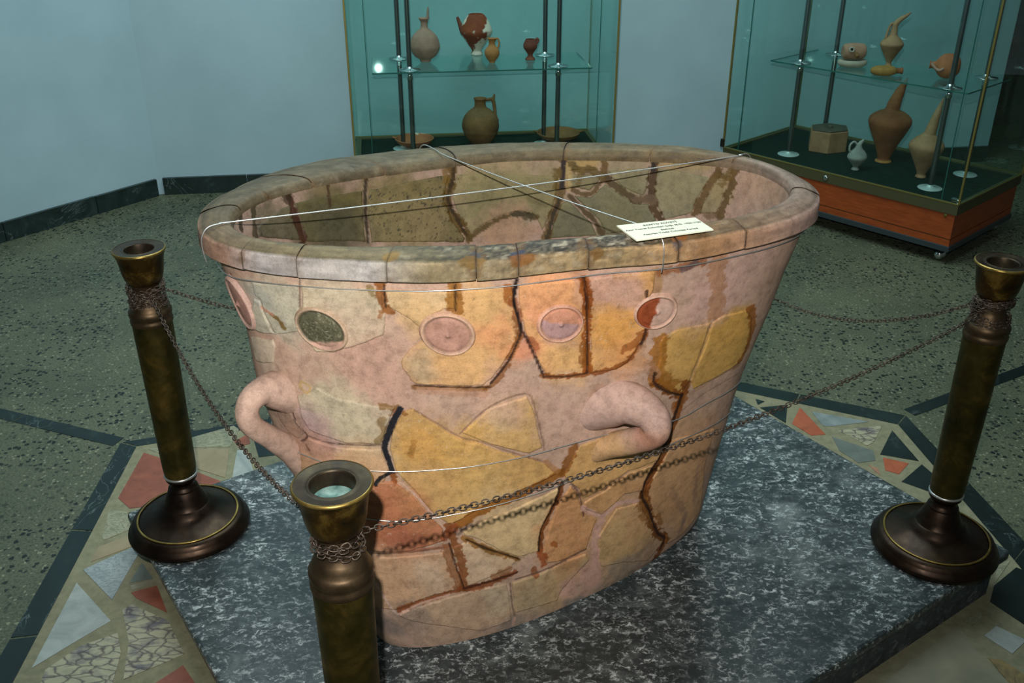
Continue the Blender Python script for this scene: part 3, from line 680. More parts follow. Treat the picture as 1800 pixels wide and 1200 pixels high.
PAINT_I = [
 blob(480,380,45,(112,104,92),.9), blob(580,360,70,(104,96,60),.85), blob(560,400,60,(92,88,70),.8), blob(600,405,60,(84,82,70),.7), blob(700,330,60,(124,112,72),.8), blob(700,380,70,(140,128,100),.7), blob(740,400,50,(150,134,106),.6),
 blob(560,315,60,(184,158,112),.7,ry=14), blob(700,293,80,(196,168,118),.7,ry=12), blob(880,290,90,(176,160,124),.6), blob(880,270,90,(196,166,112),.6,ry=10), blob(880,350,70,(142,136,108),.8), blob(960,330,50,(140,134,104),.7),
 blob(1030,275,40,(188,160,104),.8), blob(1100,300,50,(160,152,128),.7), blob(1080,380,70,(128,126,104),.8), blob(1200,320,60,(156,148,124),.7), blob(1200,290,60,(184,160,116),.6,ry=12), blob(1270,330,30,(168,150,120),.6), blob(1095,275,25,(176,150,138),.8,ry=10),
 blob(1340,320,50,(198,166,156),.8), blob(890,405,50,(186,152,138),.9),
 stroke([(504,322),(512,357),(520,388),(533,425)],7,(70,40,26),.95,.8), stroke([(500,330),(506,350)],7,(60,46,34),.8,.9), stroke([(447,350),(446,382),(449,412)],6,(70,62,46),.9,.8), stroke([(422,358),(423,398)],6,(64,52,38),.9,.8),
 stroke([(576,322),(579,363)],2.5,(74,54,34),.9,.5), stroke([(647,294),(642,334),(643,382),(647,425)],2.6,(60,48,38),.95,.6), stroke([(645,296),(644,312)],5,(86,54,26),.8,.9),
 stroke([(794,276),(795,306),(786,350),(802,388),(826,420)],8,(104,82,38),.95,.9), stroke([(796,280),(797,310),(788,350),(806,390),(822,415)],3,(60,44,24),.9,.8), stroke([(785,300),(786,320)],6,(124,98,44),.8,1),
 stroke([(824,420),(852,398),(887,380),(912,376),(942,382)],4,(96,78,44),.9,.9), stroke([(905,376),(935,380)],6,(70,62,44),.8,.9),
 stroke([(992,260),(989,309),(983,350),(972,379),(960,420)],7,(110,86,44),.85,.7), stroke([(993,260),(990,300),(988,330)],4,(48,40,48),.95,.5), stroke([(980,300),(978,325)],6,(112,92,44),.8,1), stroke([(1000,290),(999,330)],5,(190,166,128),.8,.4), stroke([(984,350),(972,380),(962,418)],3.5,(60,50,36),.9,.6),
 stroke([(1062,264),(1062,303),(1070,319)],5,(112,84,40),.9,.7), stroke([(1066,315),(1095,338),(1121,352),(1143,350)],6,(84,68,46),.9,.7), stroke([(1003,290),(1022,300),(1038,298),(1060,308)],6,(104,86,46),.9,.9), stroke([(1022,305),(1015,322)],5,(112,92,50),.7,1), stroke([(1060,315),(1038,341),(1007,334)],4,(98,78,48),.9,.7),
 stroke([(1151,266),(1149,293),(1144,334),(1149,363),(1164,388)],6.5,(86,64,42),.95,.8), stroke([(1150,270),(1148,300)],3.5,(46,36,34),.9,.6), stroke([(1116,350),(1150,352)],7,(120,100,86),.8,.9),
 stroke([(1000,344),(1022,366),(1045,388),(1058,412)],4,(84,66,42),.9,.7), stroke([(1265,284),(1257,312),(1231,350),(1222,374)],6,(108,84,46),.9,.9), stroke([(1295,288),(1288,319),(1276,350),(1266,378)],7,(104,82,50),.9,.9), stroke([(1260,308),(1285,315)],5,(112,88,48),.8,.9), stroke([(1285,300),(1275,320)],8,(120,96,56),.7,1),
 stroke([(420,365),(500,325),(650,300),(800,281),(990,268),(1150,271),(1300,284)],3,(96,78,52),.6,.5), stroke([(1240,380),(1262,378)],5,(110,90,60),.7,1), stroke([(930,350),(960,362)],4,(110,100,76),.6,.9),
]
def to_surface(S, plist, far=False):
    out = []
    for d in plist:
        if d['k'] == 's':
            P = S.path(smooth2(d['p']), far)
            if len(P) < 2: continue
            c = S.hit(*d['p'][0], far); mpp = px_size(S, d['p'][len(d['p']) // 2], far)
            out.append(dict(d, P=P, W=d['w'] * mpp))
        else:
            P = S.hit(*d['p'], far)
            if P is None: continue
            x, y = d['p']; a = S.hit(x + 8, y, far); b2 = S.hit(x, y + 8, far)
            if a is None or b2 is None: mp = np.array([.001, .001])
            else:
                a = wrapU(S, a[None], P[0])[0]; b2 = wrapU(S, b2[None], P[0])[0]; mp = np.array([max(abs(a[0] - P[0]) / 8, 3e-4), max(abs(b2[1] - P[1]) / 8, 3e-4)])
            mp = np.minimum(mp, 0.0022)
            out.append(dict(d, P=P, W=np.array([d['w'], d['wy']]) * mp))
    return out
def smooth2(p):
    p = np.array(p, float)
    return [tuple(q) for q in smooth_path(p, max(8, 5 * len(p)))] if len(p) > 2 else [tuple(p[0] + (p[1] - p[0]) * t) for t in np.linspace(0, 1, 5)]
def px_size(S, p, far=False):
    a = S.hit(p[0], p[1], far); b2 = S.hit(p[0] + 5, p[1] + 5, far)
    if a is None or b2 is None: return 0.001
    b2 = wrapU(S, b2[None], a[0])[0]
    return float(min(np.linalg.norm(b2 - a) / 7.07, 0.0016))
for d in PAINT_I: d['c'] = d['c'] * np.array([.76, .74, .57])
PO = to_surface(SO, PAINT_O); PI_ = to_surface(SI, PAINT_I, True)
def paint(S, U, col, plist, keep=None):
    col = col.copy()
    for n, d in enumerate(plist):
        if d['k'] == 'b':
            V = wrapU(S, U, d['P'][0]); q = (V - d['P']) / d['W']; r = np.sqrt((q ** 2).sum(1)); m = r < 1.7
            if not m.any(): continue
            nz = fbm(V[m], 34, n * 3 + 1, 4)
            f = np.clip((1.25 - r[m] + (nz - .5) * 2.4 * d['r']) / 0.9, 0, 1); f = f * f * (3 - 2 * f) * d['a']
            col[m] += (d['c'] * DK - col[m]) * f[:, None]
        else:
            lo, hi = d['P'].min(0) - d['W'] * 3, d['P'].max(0) + d['W'] * 3; V = wrapU(S, U, (lo[0] + hi[0]) / 2)
            m = (V[:, 0] > lo[0]) & (V[:, 0] < hi[0]) & (V[:, 1] > lo[1]) & (V[:, 1] < hi[1])
            if not m.any(): continue
            dd, _ = seg_dist(V[m], d['P'], False); nz = fbm(V[m], 110, n * 5 + 2, 3)
            wd = d['W'] * (1 + (nz - .5) * 2.2 * d['r']); f = np.clip((wd - dd) / (0.0011) + 0.5, 0, 1) * d['a']
            col[m] += (d['c'] * DK - col[m]) * f[:, None]
    return col
def specks(U, col, thr, s, seed, c=(40, 38, 34), amt=0.8, mask=1.0):
    n = vnoise(U, s, seed) * 0.7 + vnoise(U, s * 2.1, seed + 5) * 0.3
    f = np.clip((n - thr) / 0.05, 0, 1) * amt * mask
    return col + (lin(c) * DK - col) * (f if np.ndim(f) == 0 else f[:, None])

tub = empty('clay_bathtub', (TB['cbx'], TB['cby'], ZP)); tag(tub, 'large oval restored clay bathtub of joined sherds and pink plaster on the plinth', 'bathtub')
TUB_O = np.array([TB['cbx'], TB['cby'], ZP])
def tub_part(name, V, F, material, col, parent=None):
    o = mesh_np(name, V - TUB_O, F, material, parent or tub, col); return o
def tone(U, base, seed, amp=0.16):
    n = fbm(U, 18, seed, 4)[:, None] - .5
    n2 = fbm(U * [1, 3.0], 26, seed + 9, 3)[:, None] - .5
    return base * DK * (1 + n * 2 * amp + n2 * amp * np.array([.7, .9, 1.2]))
# body: outer wall, inner wall, floor
def dense_theta(n, lo, hi, w):
    g = np.linspace(0, 2 * np.pi, 4001); d = np.where((g > lo) & (g < hi), w, 1.0); c = np.concatenate([[0], np.cumsum(d[:-1])]); c /= c[-1]
    return np.interp(np.linspace(0, 1, n, endpoint=False), c, g)
th = dense_theta(820, math.radians(168), math.radians(372), 3.0); nt_ = 400
tt = np.linspace(0, 1, nt_)
A, B = np.meshgrid(th, tt, indexing='ij'); A, B = A.ravel(), B.ravel()
U = np.stack([np.interp(A, SO.th, SO.arc), B * SO.H], -1)
Vo = outer(A, B); col = tone(U, PINK, 3, 0.11); sc_ = (vnoise(U * [1, .25], 220, 5) > .93) * (fbm(U, 12, 6) > .5); col = col + (lin((214, 190, 176)) * DK - col) * (sc_ * .4)[:, None]
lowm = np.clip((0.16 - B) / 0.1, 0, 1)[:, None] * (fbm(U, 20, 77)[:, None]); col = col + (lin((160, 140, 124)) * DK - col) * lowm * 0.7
col = paint(SO, U, col, PO)
n_ = len(th); i = np.arange(n_)[:, None]; j = np.arange(nt_ - 1)[None]; i2 = (i + 1) % n_
F = np.stack([i * nt_ + j, i2 * nt_ + j, i2 * nt_ + j + 1, i * nt_ + j + 1], -1).reshape(-1, 4)
tub_part('outer_wall', Vo, F, M['plaster'], col)
th = dense_theta(620, 0.0, math.radians(200), 2.2)
nt_ = 230; tt = np.linspace(0, 1, nt_) ** 0.85
A, B = np.meshgrid(th, tt, indexing='ij'); A, B = A.ravel(), B.ravel()
U = np.stack([np.interp(A, SI.th, SI.arc), B * SI.H], -1); Vi = inner(A, B)
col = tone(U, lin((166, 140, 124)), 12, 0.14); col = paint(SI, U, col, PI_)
n_ = len(th); i = np.arange(n_)[:, None]; j = np.arange(nt_ - 1)[None]; i2 = (i + 1) % n_
F = np.stack([i * nt_ + j, i * nt_ + j + 1, i2 * nt_ + j + 1, i2 * nt_ + j], -1).reshape(-1, 4)
ctr = np.array([[TB['cbx'], TB['cby'], ZI]]); Vi2 = np.concatenate([Vi, ctr]); c_i = len(Vi2) - 1
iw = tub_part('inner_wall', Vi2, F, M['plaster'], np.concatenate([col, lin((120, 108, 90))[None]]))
# inner floor disc
thf = np.linspace(0, 2 * np.pi, 120, endpoint=False); R = base_ring(thf, 0.030)
bm = prism_bm([tuple(p - TUB_O[:2]) for p in R], 0.0, ZI - ZP + 0.002); fl_o = from_bm('tub_floor', bm, None, tub)
fm, fnt, fb = mat('tub_floor_clay', L4((140, 122, 98)), 0.8); fco = world_coords(fnt); fnt.links.new(ramp(fnt, noise(fnt, fco, 12, 5), [(0.3, L4((112, 98, 76))), (0.7, L4((166, 146, 116)))]), fb.inputs['Base Color']); fl_o.data.materials.append(fm)

# ---- sherds: slightly proud shells on the walls
def sherd(S, pts, base, plist, seed, off=0.0026, shrink=0.0009, step=0.0021, far=False, name='sherd', amp=0.14, post=None):
    P = S.path(pts, far)
    if len(P) < 3: return None
    poly = jag(P, 0.007, 0.0013, seed)
    lo, hi = poly.min(0) - step * 2, poly.max(0) + step * 2; hi[1] = min(hi[1], S.H * 0.999 + step); 
    nx, ny = int((hi[0] - lo[0]) / step) + 2, int((hi[1] - lo[1]) / step) + 2
    gx, gy = np.meshgrid(np.arange(nx), np.arange(ny), indexing='ij')
    G = np.stack([lo[0] + gx.ravel() * step, lo[1] + gy.ravel() * step], -1)
    ins = inside(G, poly); dist, near = seg_dist(G, poly)
    sd = np.where(ins, dist, -dist) - shrink
    good = sd > 0
    g2 = good.reshape(nx, ny); cell = g2[:-1, :-1] | g2[1:, :-1] | g2[1:, 1:] | g2[:-1, 1:]
    ci, cj = np.nonzero(cell)
    Fq = np.stack([ci * ny + cj, (ci + 1) * ny + cj, (ci + 1) * ny + cj + 1, ci * ny + cj + 1], -1)
    used = np.unique(Fq); rem = np.full(nx * ny, -1); rem[used] = np.arange(len(used)); Fq = rem[Fq]
    q = G[used]; s = sd[used]; nr = near[used]; out = s <= 0
    d = q - nr; dn = np.linalg.norm(d, axis=1, keepdims=True) + 1e-9; inw = np.where(ins[used][:, None], d / dn, -d / dn)
    q = np.where(out[:, None], nr + inw * shrink, q)
    q[:, 1] = np.clip(q[:, 1], 0.001, S.H * 0.999)
    offs = np.where(out, -0.0006, off * np.clip(s / 0.0022 + 0.35, 0, 1)) + np.where(out, 0, (fbm(q, 14, seed + 3) - .5) * 0.0012)
    V, n = S.uv2p(q, offs)
    col = tone(q, lin(base), seed, amp)
    # edges worn a little greyer, joints keep their glue
    ed = np.clip(1 - np.maximum(s, 0) / 0.004, 0, 1)[:, None] * 0.35; col = col * (1 - ed * 0.5)
    col = paint(S, q, col, plist)
    if post is not None: col = post(q, col)
    if S.sgn < 0: Fq = Fq[:, ::-1]
    return tub_part(name, V, Fq, M['clay'], col)
c3 = lambda L: [(390 + x / 3.158, 460 + y / 3.158) for x, y in L]
c4 = lambda L: [(860 + x / 3.158, 460 + y / 3.158) for x, y in L]
c5 = lambda L: [(500 + x / 3.158, 780 + y / 3.158) for x, y in L]
c6 = lambda L: [(860 + x / 3.158, 720 + y / 3.158) for x, y in L]
YEL = (206, 164, 104)
SHERDS = [
 ((192,182,160), c3([(165,110),(428,122),(436,270),(418,330),(428,388),(355,400),(300,405),(285,380),(240,290),(215,210),(180,180)])),
 ((190,180,160), c3([(175,195),(215,215),(240,290),(285,385),(345,400),(270,402),(180,380),(165,300)])),
 ((196,178,156), c3([(165,405),(285,425),(300,470),(290,560),(240,565),(195,550),(172,470)])),
 ((200,182,152), c3([(440,122),(888,150),(900,250),(915,300),(905,408),(690,488),(660,470),(640,500),(520,500),(440,400),(420,330),(440,262)])),
 ((208,176,132), c3([(902,150),(1295,160),(1298,262),(1235,262),(1150,310),(1105,372),(1040,320),(950,265),(908,245)])),
 ((214,168,116), c3([(1304,160),(1615,125),(1628,230),(1655,370),(1636,440),(1578,540),(1500,648),(1450,688),(1270,688),(1080,678),(1050,660),(1000,590),(990,550),(1040,480),(1110,430),(1125,350),(1180,290),(1300,268)])),
 ((218,164,112), c4([(156,118),(518,95),(532,140),(542,300),(542,450),(540,615),(430,635),(312,636),(272,555),(196,390),(170,280)])),
 ((212,160,104), c4([(530,95),(925,45),(918,150),(890,200),(880,300),(868,380),(845,445),(770,555),(690,597),(552,622),(560,450),(548,300)])),
 ((202,160,92), c4([(962,412),(1050,372),(1200,342),(1232,332),(1190,460),(1130,600),(1108,660),(1060,736),(1000,722),(925,676),(918,620),(944,540),(940,450)])),
 ((204,162,88), c4([(1238,330),(1300,294),(1428,264),(1455,300),(1446,420),(1398,545),(1350,585),(1250,645),(1130,705),(1116,660),(1138,600),(1198,460)])),
 ((206,166,108), [(810,760),(859,716),(926,695),(939,723),(954,786),(930,797),(900,790),(846,775)]),
 ((192,176,150), c3([(418,742),(530,692),(640,752),(870,794),(968,804),(935,880),(900,970),(886,1010),(700,1005),(560,965),(485,928),(442,860)])),
 ((164,138,118), c3([(305,695),(383,724),(378,800),(398,860),(468,948),(430,985),(372,945),(325,880),(305,830)])),
 ((204,162,124), c3([(436,1002),(482,974),(560,1004),(720,1034),(888,1036),(905,1090),(930,1165),(880,1260),(600,1330),(430,1250),(420,1100)])),
 (YEL, [(709,722),(726,716),(770,747),(811,772),(850,780),(887,794),(928,802),(958,814),(980,831),(955,844),(892,872),(850,889),(800,918),(788,921),(762,903),(730,864),(704,838),(695,826),(684,790),(688,760)]),
 ((190,126,90), [(662,845),(694,845),(722,868),(758,909),(780,928),(782,950),(722,967),(655,968),(600,960),(600,880)]),
 ((208,164,106), c6([(500,195),(770,110),(860,200),(962,215),(935,280),(770,340),(620,445),(515,496),(494,440),(425,388),(410,360)])),
 ((202,154,106), c6([(522,540),(522,512),(640,446),(770,348),(905,306),(858,400),(848,448),(750,466),(690,525),(620,580),(542,556)])),
 ((208,154,104), c6([(405,482),(452,415),(488,455),(508,545),(598,595),(568,680),(536,768),(400,835),(322,850),(294,790),(334,640),(374,522)])),
 ((216,186,138), c5([(985,485),(1100,425),(1300,345),(1520,240),(1534,270),(1474,380),(1424,470),(1408,595),(1300,625),(1200,595),(1080,525),(995,505)])),
 ((206,174,142), c5([(932,565),(1010,540),(1100,565),(1200,615),(1290,645),(1255,688),(1170,728),(1005,795),(965,680),(925,602)])),
 ((204,164,130), c5([(470,625),(700,616),(882,596),(922,690),(960,790),(940,815),(830,834),(650,912),(620,920),(480,900)])),
 ((190,160,132), c5([(652,926),(900,848),(1080,800),(1236,770),(1252,870),(1262,975),(1100,1035),(900,1010),(700,980),(632,950)])),
 ((188,160,122), c6([(124,955),(280,905),(420,836),(536,796),(555,830),(400,995),(376,1055),(142,1125),(124,1000)])),
 ((204,168,120), c6([(604,700),(644,640),(704,545),(832,512),(884,605),(934,705),(962,725),(932,770),(876,835),(740,845),(624,872),(604,845)])),
 ((208,164,120), c6([(1004,165),(1250,98),(1195,300),(1165,560),(1055,700),(985,825),(925,835),(972,745),(980,690),(928,620),(868,502),(876,424),(955,294),(995,205)])),
]
def fine_specks(q, col):
    m = np.clip((fbm(q, 16, 91, 3) - .45) * 5, 0, 1)
    col = specks(q, col, .78, 300, 92, (222, 206, 178), .45, m); col = specks(q, col, .84, 240, 94, (96, 80, 62), .5, 1 - m * .5)
    st = np.clip((fbm(q * [.25, 2.2], 70, 96, 3) - .56) * 6, 0, 1)[:, None]; return col * (1 - .08 * st)
for k, (bc, pts) in enumerate(SHERDS):
    sherd(SO, pts, bc, PO, 100 + k * 7, off=0.0022 + 0.0004 * (k % 4), post=fine_specks)
def dark_spots(q, col):
    m = fbm(q, 9, 55, 3); col = specks(q, col, 0.74, 330, 8, (34, 34, 30), .8, np.clip((m - .35) * 4, 0, 1)); return specks(q, col, 0.8, 150, 9, (44, 42, 34), .7, np.clip((m - .4) * 4, 0, 1))
INNER = [
 ((120,110,94), [(456,348),(500,326),(510,357),(518,388),(529,424),(455,418),(450,400)], 1),
 ((122,110,76), [(510,323),(643,299),(638,334),(639,382),(643,426),(537,426),(524,388),(516,357)], 1),
 ((150,134,98), [(651,297),(790,279),(790,306),(781,350),(797,388),(818,418),(816,427),(652,427),(647,382),(647,334)], 1),
 ((164,150,118), [(800,277),(986,266),(983,309),(977,350),(967,377),(954,408),(940,379),(912,371),(887,377),(852,393),(828,412),(808,388),(794,350),(802,306)], 0),
 ((184,160,112), [(998,265),(1057,265),(1057,300),(1040,293),(1022,296),(1003,286),(995,300)], 0),
 ((160,150,126), [(1068,266),(1146,269),(1144,293),(1138,334),(1130,345),(1097,331),(1074,313),(1068,300)], 0),
 ((146,136,106), [(1003,303),(1022,306),(1040,303),(1056,311),(1056,316),(1037,337),(1008,330),(995,328),(995,309)], 0),
 ((132,128,106), [(1006,342),(1038,346),(1064,322),(1095,344),(1121,358),(1140,358),(1156,388),(1100,408),(1063,412),(1053,388),(1025,362)], 0),
 ((132,128,104), [(986,357),(1000,352),(1018,369),(1040,391),(1050,415),(964,420),(976,382)], 0),
 ((160,152,128), [(1156,270),(1261,281),(1252,312),(1226,350),(1217,375),(1167,388),(1155,363),(1149,334),(1155,293)], 0),
 ((170,154,124), [(1270,284),(1291,290),(1283,319),(1271,350),(1260,376),(1228,376),(1238,350),(1262,312)], 0),
]
for k, (bc, pts, dk_) in enumerate(INNER):
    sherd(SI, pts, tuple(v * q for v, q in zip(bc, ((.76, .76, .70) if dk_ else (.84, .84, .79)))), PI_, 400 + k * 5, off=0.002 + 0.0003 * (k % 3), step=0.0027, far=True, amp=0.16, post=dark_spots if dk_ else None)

# ---- rim: separate rounded pieces
def rim_theta(x, y, z=HR):
    p = at(x, y, z)[:2]; g = np.linspace(0, 2 * np.pi, 3601); R = (rim_in(g) + rim_out(g)) / 2 - CT
    a = np.arctan2(R[:, 1], R[:, 0]); q = np.arctan2(*(p - CT)[::-1]); d = np.abs(np.angle(np.exp(1j * (a - q)))); return g[d.argmin()]
RIMCUT = [(395,430),(500,442),(668,448),(830,446),(908,446),(1042,430),(1196,412),(1312,390),(1400,330),(1285,276),(1150,258),(990,257),(790,264),(645,280),(502,306),(440,332),(392,360)]
cuts = sorted(rim_theta(*p) for p in RIMCUT)
RIMCOL = {}
def rim_prof():
    # (s across: 0 inner .. 1 outer, z below rim top)
    return np.array([(0.0, -.030), (-0.03, -.016), (0.02, -.006), (0.10, -.0015), (0.25, 0.0), (0.45, -.0010), (0.70, -.0055), (0.86, -.0095), (0.945, -.0125), (0.985, -.0160), (1.0, -.027), (0.998, -.040), (0.97, -.0448), (0.6, -.0452), (0.3, -.045), (0.05, -.043)])
RP = rim_prof()
nP = len(RP)
def fine_prof(k=4):
    P = smooth_path(RP, (nP - 1) * k); return P
RPF = fine_prof(4)
RIMPAL = {'f': (186, 166, 134)}
def rim_piece(t0, t1, seed, base, dz, paintfn):
    n = max(6, int((t1 - t0) * 0.45 / 0.0032)); tg = np.linspace(t0, t1, n)
    I, O = rim_in(tg), rim_out(tg); m = len(RPF)
    V = np.zeros((n, m, 3)); V[:, :, :2] = I[:, None] + (O - I)[:, None] * RPF[None, :, :1]; V[:, :, 2] = HR + dz + RPF[None, :, 1]
    arc = np.interp(tg, SO.th, SO.arc); cx = np.concatenate([[0], np.cumsum(np.linalg.norm(np.diff(RPF * [.06, 1], axis=0), axis=1))])
    U = np.stack([np.repeat(arc, m), np.tile(cx, n)], -1)
    wob = (fbm(U, 22, 900 + seed, 3) - .5) * 0.0022; V[:, :, 2] += wob.reshape(n, m)
    # rounded ends
    e = np.minimum(np.arange(n), np.arange(n)[::-1]); sh = np.where(e == 0, 0.988, np.where(e == 1, .998, 1.0))
    cc = np.concatenate([(I + O) / 2, np.full((n, 1), HR - .022)], 1)[:, None]; V = cc + (V - cc) * sh[:, None, None]
    s = np.tile(RPF[:, 0], n); zz = np.tile(RPF[:, 1], n)
    col = tone(U, lin(base), 700 + seed, 0.2)
    col = paintfn(U, col, s, zz, np.repeat(tg, m))
    i = np.arange(n - 1)[:, None]; j = np.arange(m)[None]; j2 = (j + 1) % m
    F = np.stack([i * m + j, (i + 1) * m + j, (i + 1) * m + j2, i * m + j2], -1).reshape(-1, 4)
    Vv = V.reshape(-1, 3)
    me_o = tub_part('rim_sherd', Vv, F[:, ::-1], M['clay'], col)
    return me_o
BANDS = [  # colour along the rim as measured positions -> (top colour, face colour, speck amount)
 ((360,395),(150,130,104),(176,140,116),0), ((370,420),(160,138,112),(186,146,122),0), ((450,430),(158,142,112),(196,186,180),0), ((580,440),(164,150,116),(196,186,176),0), ((640,445),(164,150,120),(194,186,178),0),
 ((740,455),(158,148,118),(176,156,116),.5), ((870,455),(138,130,110),(166,146,112),.9), ((970,445),(136,128,112),(178,152,112),1), ((1110,425),(132,122,106),(180,152,108),1), ((1250,405),(182,146,106),(206,156,110),.2), ((1370,360),(188,158,140),(200,166,150),.1),
 ((1425,330),(190,164,150),(196,166,152),0), ((1340,290),(190,166,150),(180,150,130),0), ((1220,268),(160,138,104),(190,156,104),.1), ((1070,256),(156,138,104),(186,152,100),.1), ((890,258),(152,136,106),(180,150,104),.1), ((715,272),(146,132,104),(176,146,104),.1), ((570,292),(142,128,102),(168,142,104),.2), ((470,318),(146,132,106),(160,136,104),.1), ((412,345),(138,124,98),(150,128,98),.1)]
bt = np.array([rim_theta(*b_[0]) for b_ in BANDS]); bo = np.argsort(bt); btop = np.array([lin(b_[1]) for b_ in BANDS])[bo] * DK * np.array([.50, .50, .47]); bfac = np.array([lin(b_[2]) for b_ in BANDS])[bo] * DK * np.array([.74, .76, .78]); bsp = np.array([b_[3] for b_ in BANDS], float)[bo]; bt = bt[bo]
cut_arr = np.array(cuts); cstr = 0.25 + 0.65 * np.random.default_rng(3).random(len(cuts))
GLUES = [((908,446),(58,66,84),.010,.078), ((830,446),(74,76,80),.008,.075), ((916,446),(128,84,36),.016,.088), ((824,446),(120,92,44),.016,.085), ((1045,430),(84,78,70),.006,.076), ((1195,412),(96,86,84),.007,.085), ((1205,411),(150,96,52),.012,.070), ((672,448),(136,110,58),.012,.070), ((1062,430),(116,84,40),.008,.090)]
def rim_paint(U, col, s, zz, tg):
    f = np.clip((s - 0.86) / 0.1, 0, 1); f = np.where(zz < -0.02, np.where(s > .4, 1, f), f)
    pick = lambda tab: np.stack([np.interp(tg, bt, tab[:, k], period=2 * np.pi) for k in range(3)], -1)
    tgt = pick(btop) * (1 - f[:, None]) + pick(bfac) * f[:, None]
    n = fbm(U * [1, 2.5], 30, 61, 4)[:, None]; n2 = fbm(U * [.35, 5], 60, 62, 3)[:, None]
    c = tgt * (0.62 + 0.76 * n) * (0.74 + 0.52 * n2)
    sp = np.interp(tg, bt, bsp, period=2 * np.pi) * (1 - f * .6)
    c = specks(U, c, 0.47, 210, 71, (46, 44, 40), .8, sp); c = specks(U, c, 0.66, 90, 73, (198, 190, 166), .5, sp)
    # broken darker band where top meets the crease
    g = np.exp(-((s - .84) / .09) ** 2)[:, None] * 0.35 * fbm(U * [.5, 1], 40, 66)[:, None]; c = c * (1 - g)
    dall = np.abs(np.angle(np.exp(1j * (tg[:, None] - cut_arr[None])))); kmin = dall.argmin(1); d = dall.min(1) * 0.45
    gl = np.clip((0.010 * fbm(U, 120, 81) * 1.9 - d) / 0.002, 0, 1)[:, None] * 0.7 * (fbm(U, 14, 33)[:, None] > .42)
    c = c + (lin((116, 84, 46)) * DK - c) * gl * np.take(cstr, kmin)[:, None]
    for (gx, gy), gc, gw, s0 in GLUES:
        dd = np.abs(np.angle(np.exp(1j * (tg - rim_theta(gx, gy))))) * .45; q = (dd / gw) ** 2 + ((U[:, 1] - s0) / .012) ** 2
        fg = np.clip((1.1 - q + (fbm(U, 130, int(gx)) - .5) * 1.6) / .35, 0, 1)[:, None] * .85; c = c + (lin(gc) * DK - c) * fg
    ck = np.clip((0.0014 - d) / 0.0012, 0, 1)[:, None] * np.take(cstr, kmin)[:, None]; c = c + (lin((52, 42, 34)) * DK - c) * ck
    return c
cu = cuts + [cuts[0] + 2 * np.pi]
for k in range(len(cuts)):
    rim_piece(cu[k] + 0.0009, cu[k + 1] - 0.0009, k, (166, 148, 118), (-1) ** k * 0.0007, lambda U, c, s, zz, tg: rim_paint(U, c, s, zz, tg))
# dark joint core inside the rim pieces
tg = np.linspace(0, 2 * np.pi, 240, endpoint=False); I, O = rim_in(tg), rim_out(tg)
core = np.array([(0.10, -.035), (0.12, -.008), (0.5, -.006), (0.85, -.018), (0.94, -.032), (0.88, -.042), (0.1, -.0425)])
V = np.zeros((240, 7, 3)); V[:, :, :2] = I[:, None] + (O - I)[:, None] * core[None, :, :1]; V[:, :, 2] = HR + core[None, :, 1]
i = np.arange(240)[:, None]; j = np.arange(7)[None]; F = np.stack([i * 7 + j, i * 7 + (j + 1) % 7, ((i + 1) % 240) * 7 + (j + 1) % 7, ((i + 1) % 240) * 7 + j], -1).reshape(-1, 4)
tub_part('rim_joint', V.reshape(-1, 3), F, M['clay'], np.tile(lin((60, 46, 34)), (1680, 1)))

# ---- medallions
def medallion(px, rad, base, centre, seed, bumps=False, half=None, squash=1.0, label=None):
    uv = SO.hit(*px)
    if uv is None: return
    _, n = SO.uv2p(uv[None]); n = n[0]
    nr, na = 26, 72
    rr = np.linspace(0, 1.12, nr); aa = np.linspace(0, 2 * np.pi, na, endpoint=False)
    Rg, Ag = np.meshgrid(rr, aa, indexing='ij'); Rg, Ag = Rg.ravel(), Ag.ravel()
    U = uv + np.stack([Rg * np.cos(Ag) * squash, Rg * np.sin(Ag)], -1) * rad; U[:, 1] = np.clip(U[:, 1], 0, SO.H * .998)
    h = 0.0054 + 0.0030 * np.exp(-((Rg - 0.97) / 0.055) ** 2) - 0.0012 * np.exp(-((Rg - 0.84) / 0.05) ** 2) + 0.0016 * np.clip(1 - Rg / .8, 0, 1)
    if not bumps: h += 0.004 * np.exp(-(Rg / 0.10) ** 2)
    h = np.where(Rg > 1.02, h * np.clip((1.12 - Rg) / 0.1, 0, 1) - 0.0008 * (Rg > 1.1), h)
    if bumps: h += (fbm(U, 220, seed, 3) - .5) * 0.003 * (Rg < .85)
    V, _ = SO.uv2p(U, h)
    c = tone(U, lin(base), seed, .16); cen = tone(U, lin(centre), seed + 4, .22)
    f = np.clip((0.9 - Rg) / 0.1 + (fbm(U, 60, seed + 8) - .5), 0, 1)[:, None]
    if bumps: f = np.clip((0.93 - Rg) / 0.06 + (fbm(U, 120, seed + 8) - .5) * .6, 0, 1)[:, None]
    c = c + (cen - c) * f
    c *= (1 - 0.35 * np.exp(-((Rg - .86) / .05) ** 2))[:, None] 
    c += (lin((214, 186, 164)) * DK - c) * (0.45 * np.exp(-((Rg - .97) / .04) ** 2) * fbm(U, 50, seed + 2))[:, None]
    if half is not None:
        a0, colh = half[:2]; th0 = half[2] if len(half) > 2 else .05; sd_ = (Rg * np.cos(Ag - a0)); m = np.clip((sd_ - th0 + (fbm(U, 80, seed) - .5) * .25) / .08, 0, 1)[:, None]; c = c + (lin(colh) * DK - c) * m * (Rg < .97)[:, None]
    if bumps: c = specks(U, c, .66, 420, seed, (50, 52, 42), .6, (Rg < .85) * 1.0); c = specks(U, c, .68, 380, seed + 3, (160, 154, 124), .5, (Rg < .85) * 1.0)
    i = np.arange(nr - 1)[:, None] * na; j = np.arange(na)[None]; j2 = (j + 1) % na
    F = np.stack([i + j, i + na + j, i + na + j2, i + j2], -1).reshape(-1, 4)
    o = tub_part('medallion', V, F, M['clay'], c)
    if label: o['label'] = label
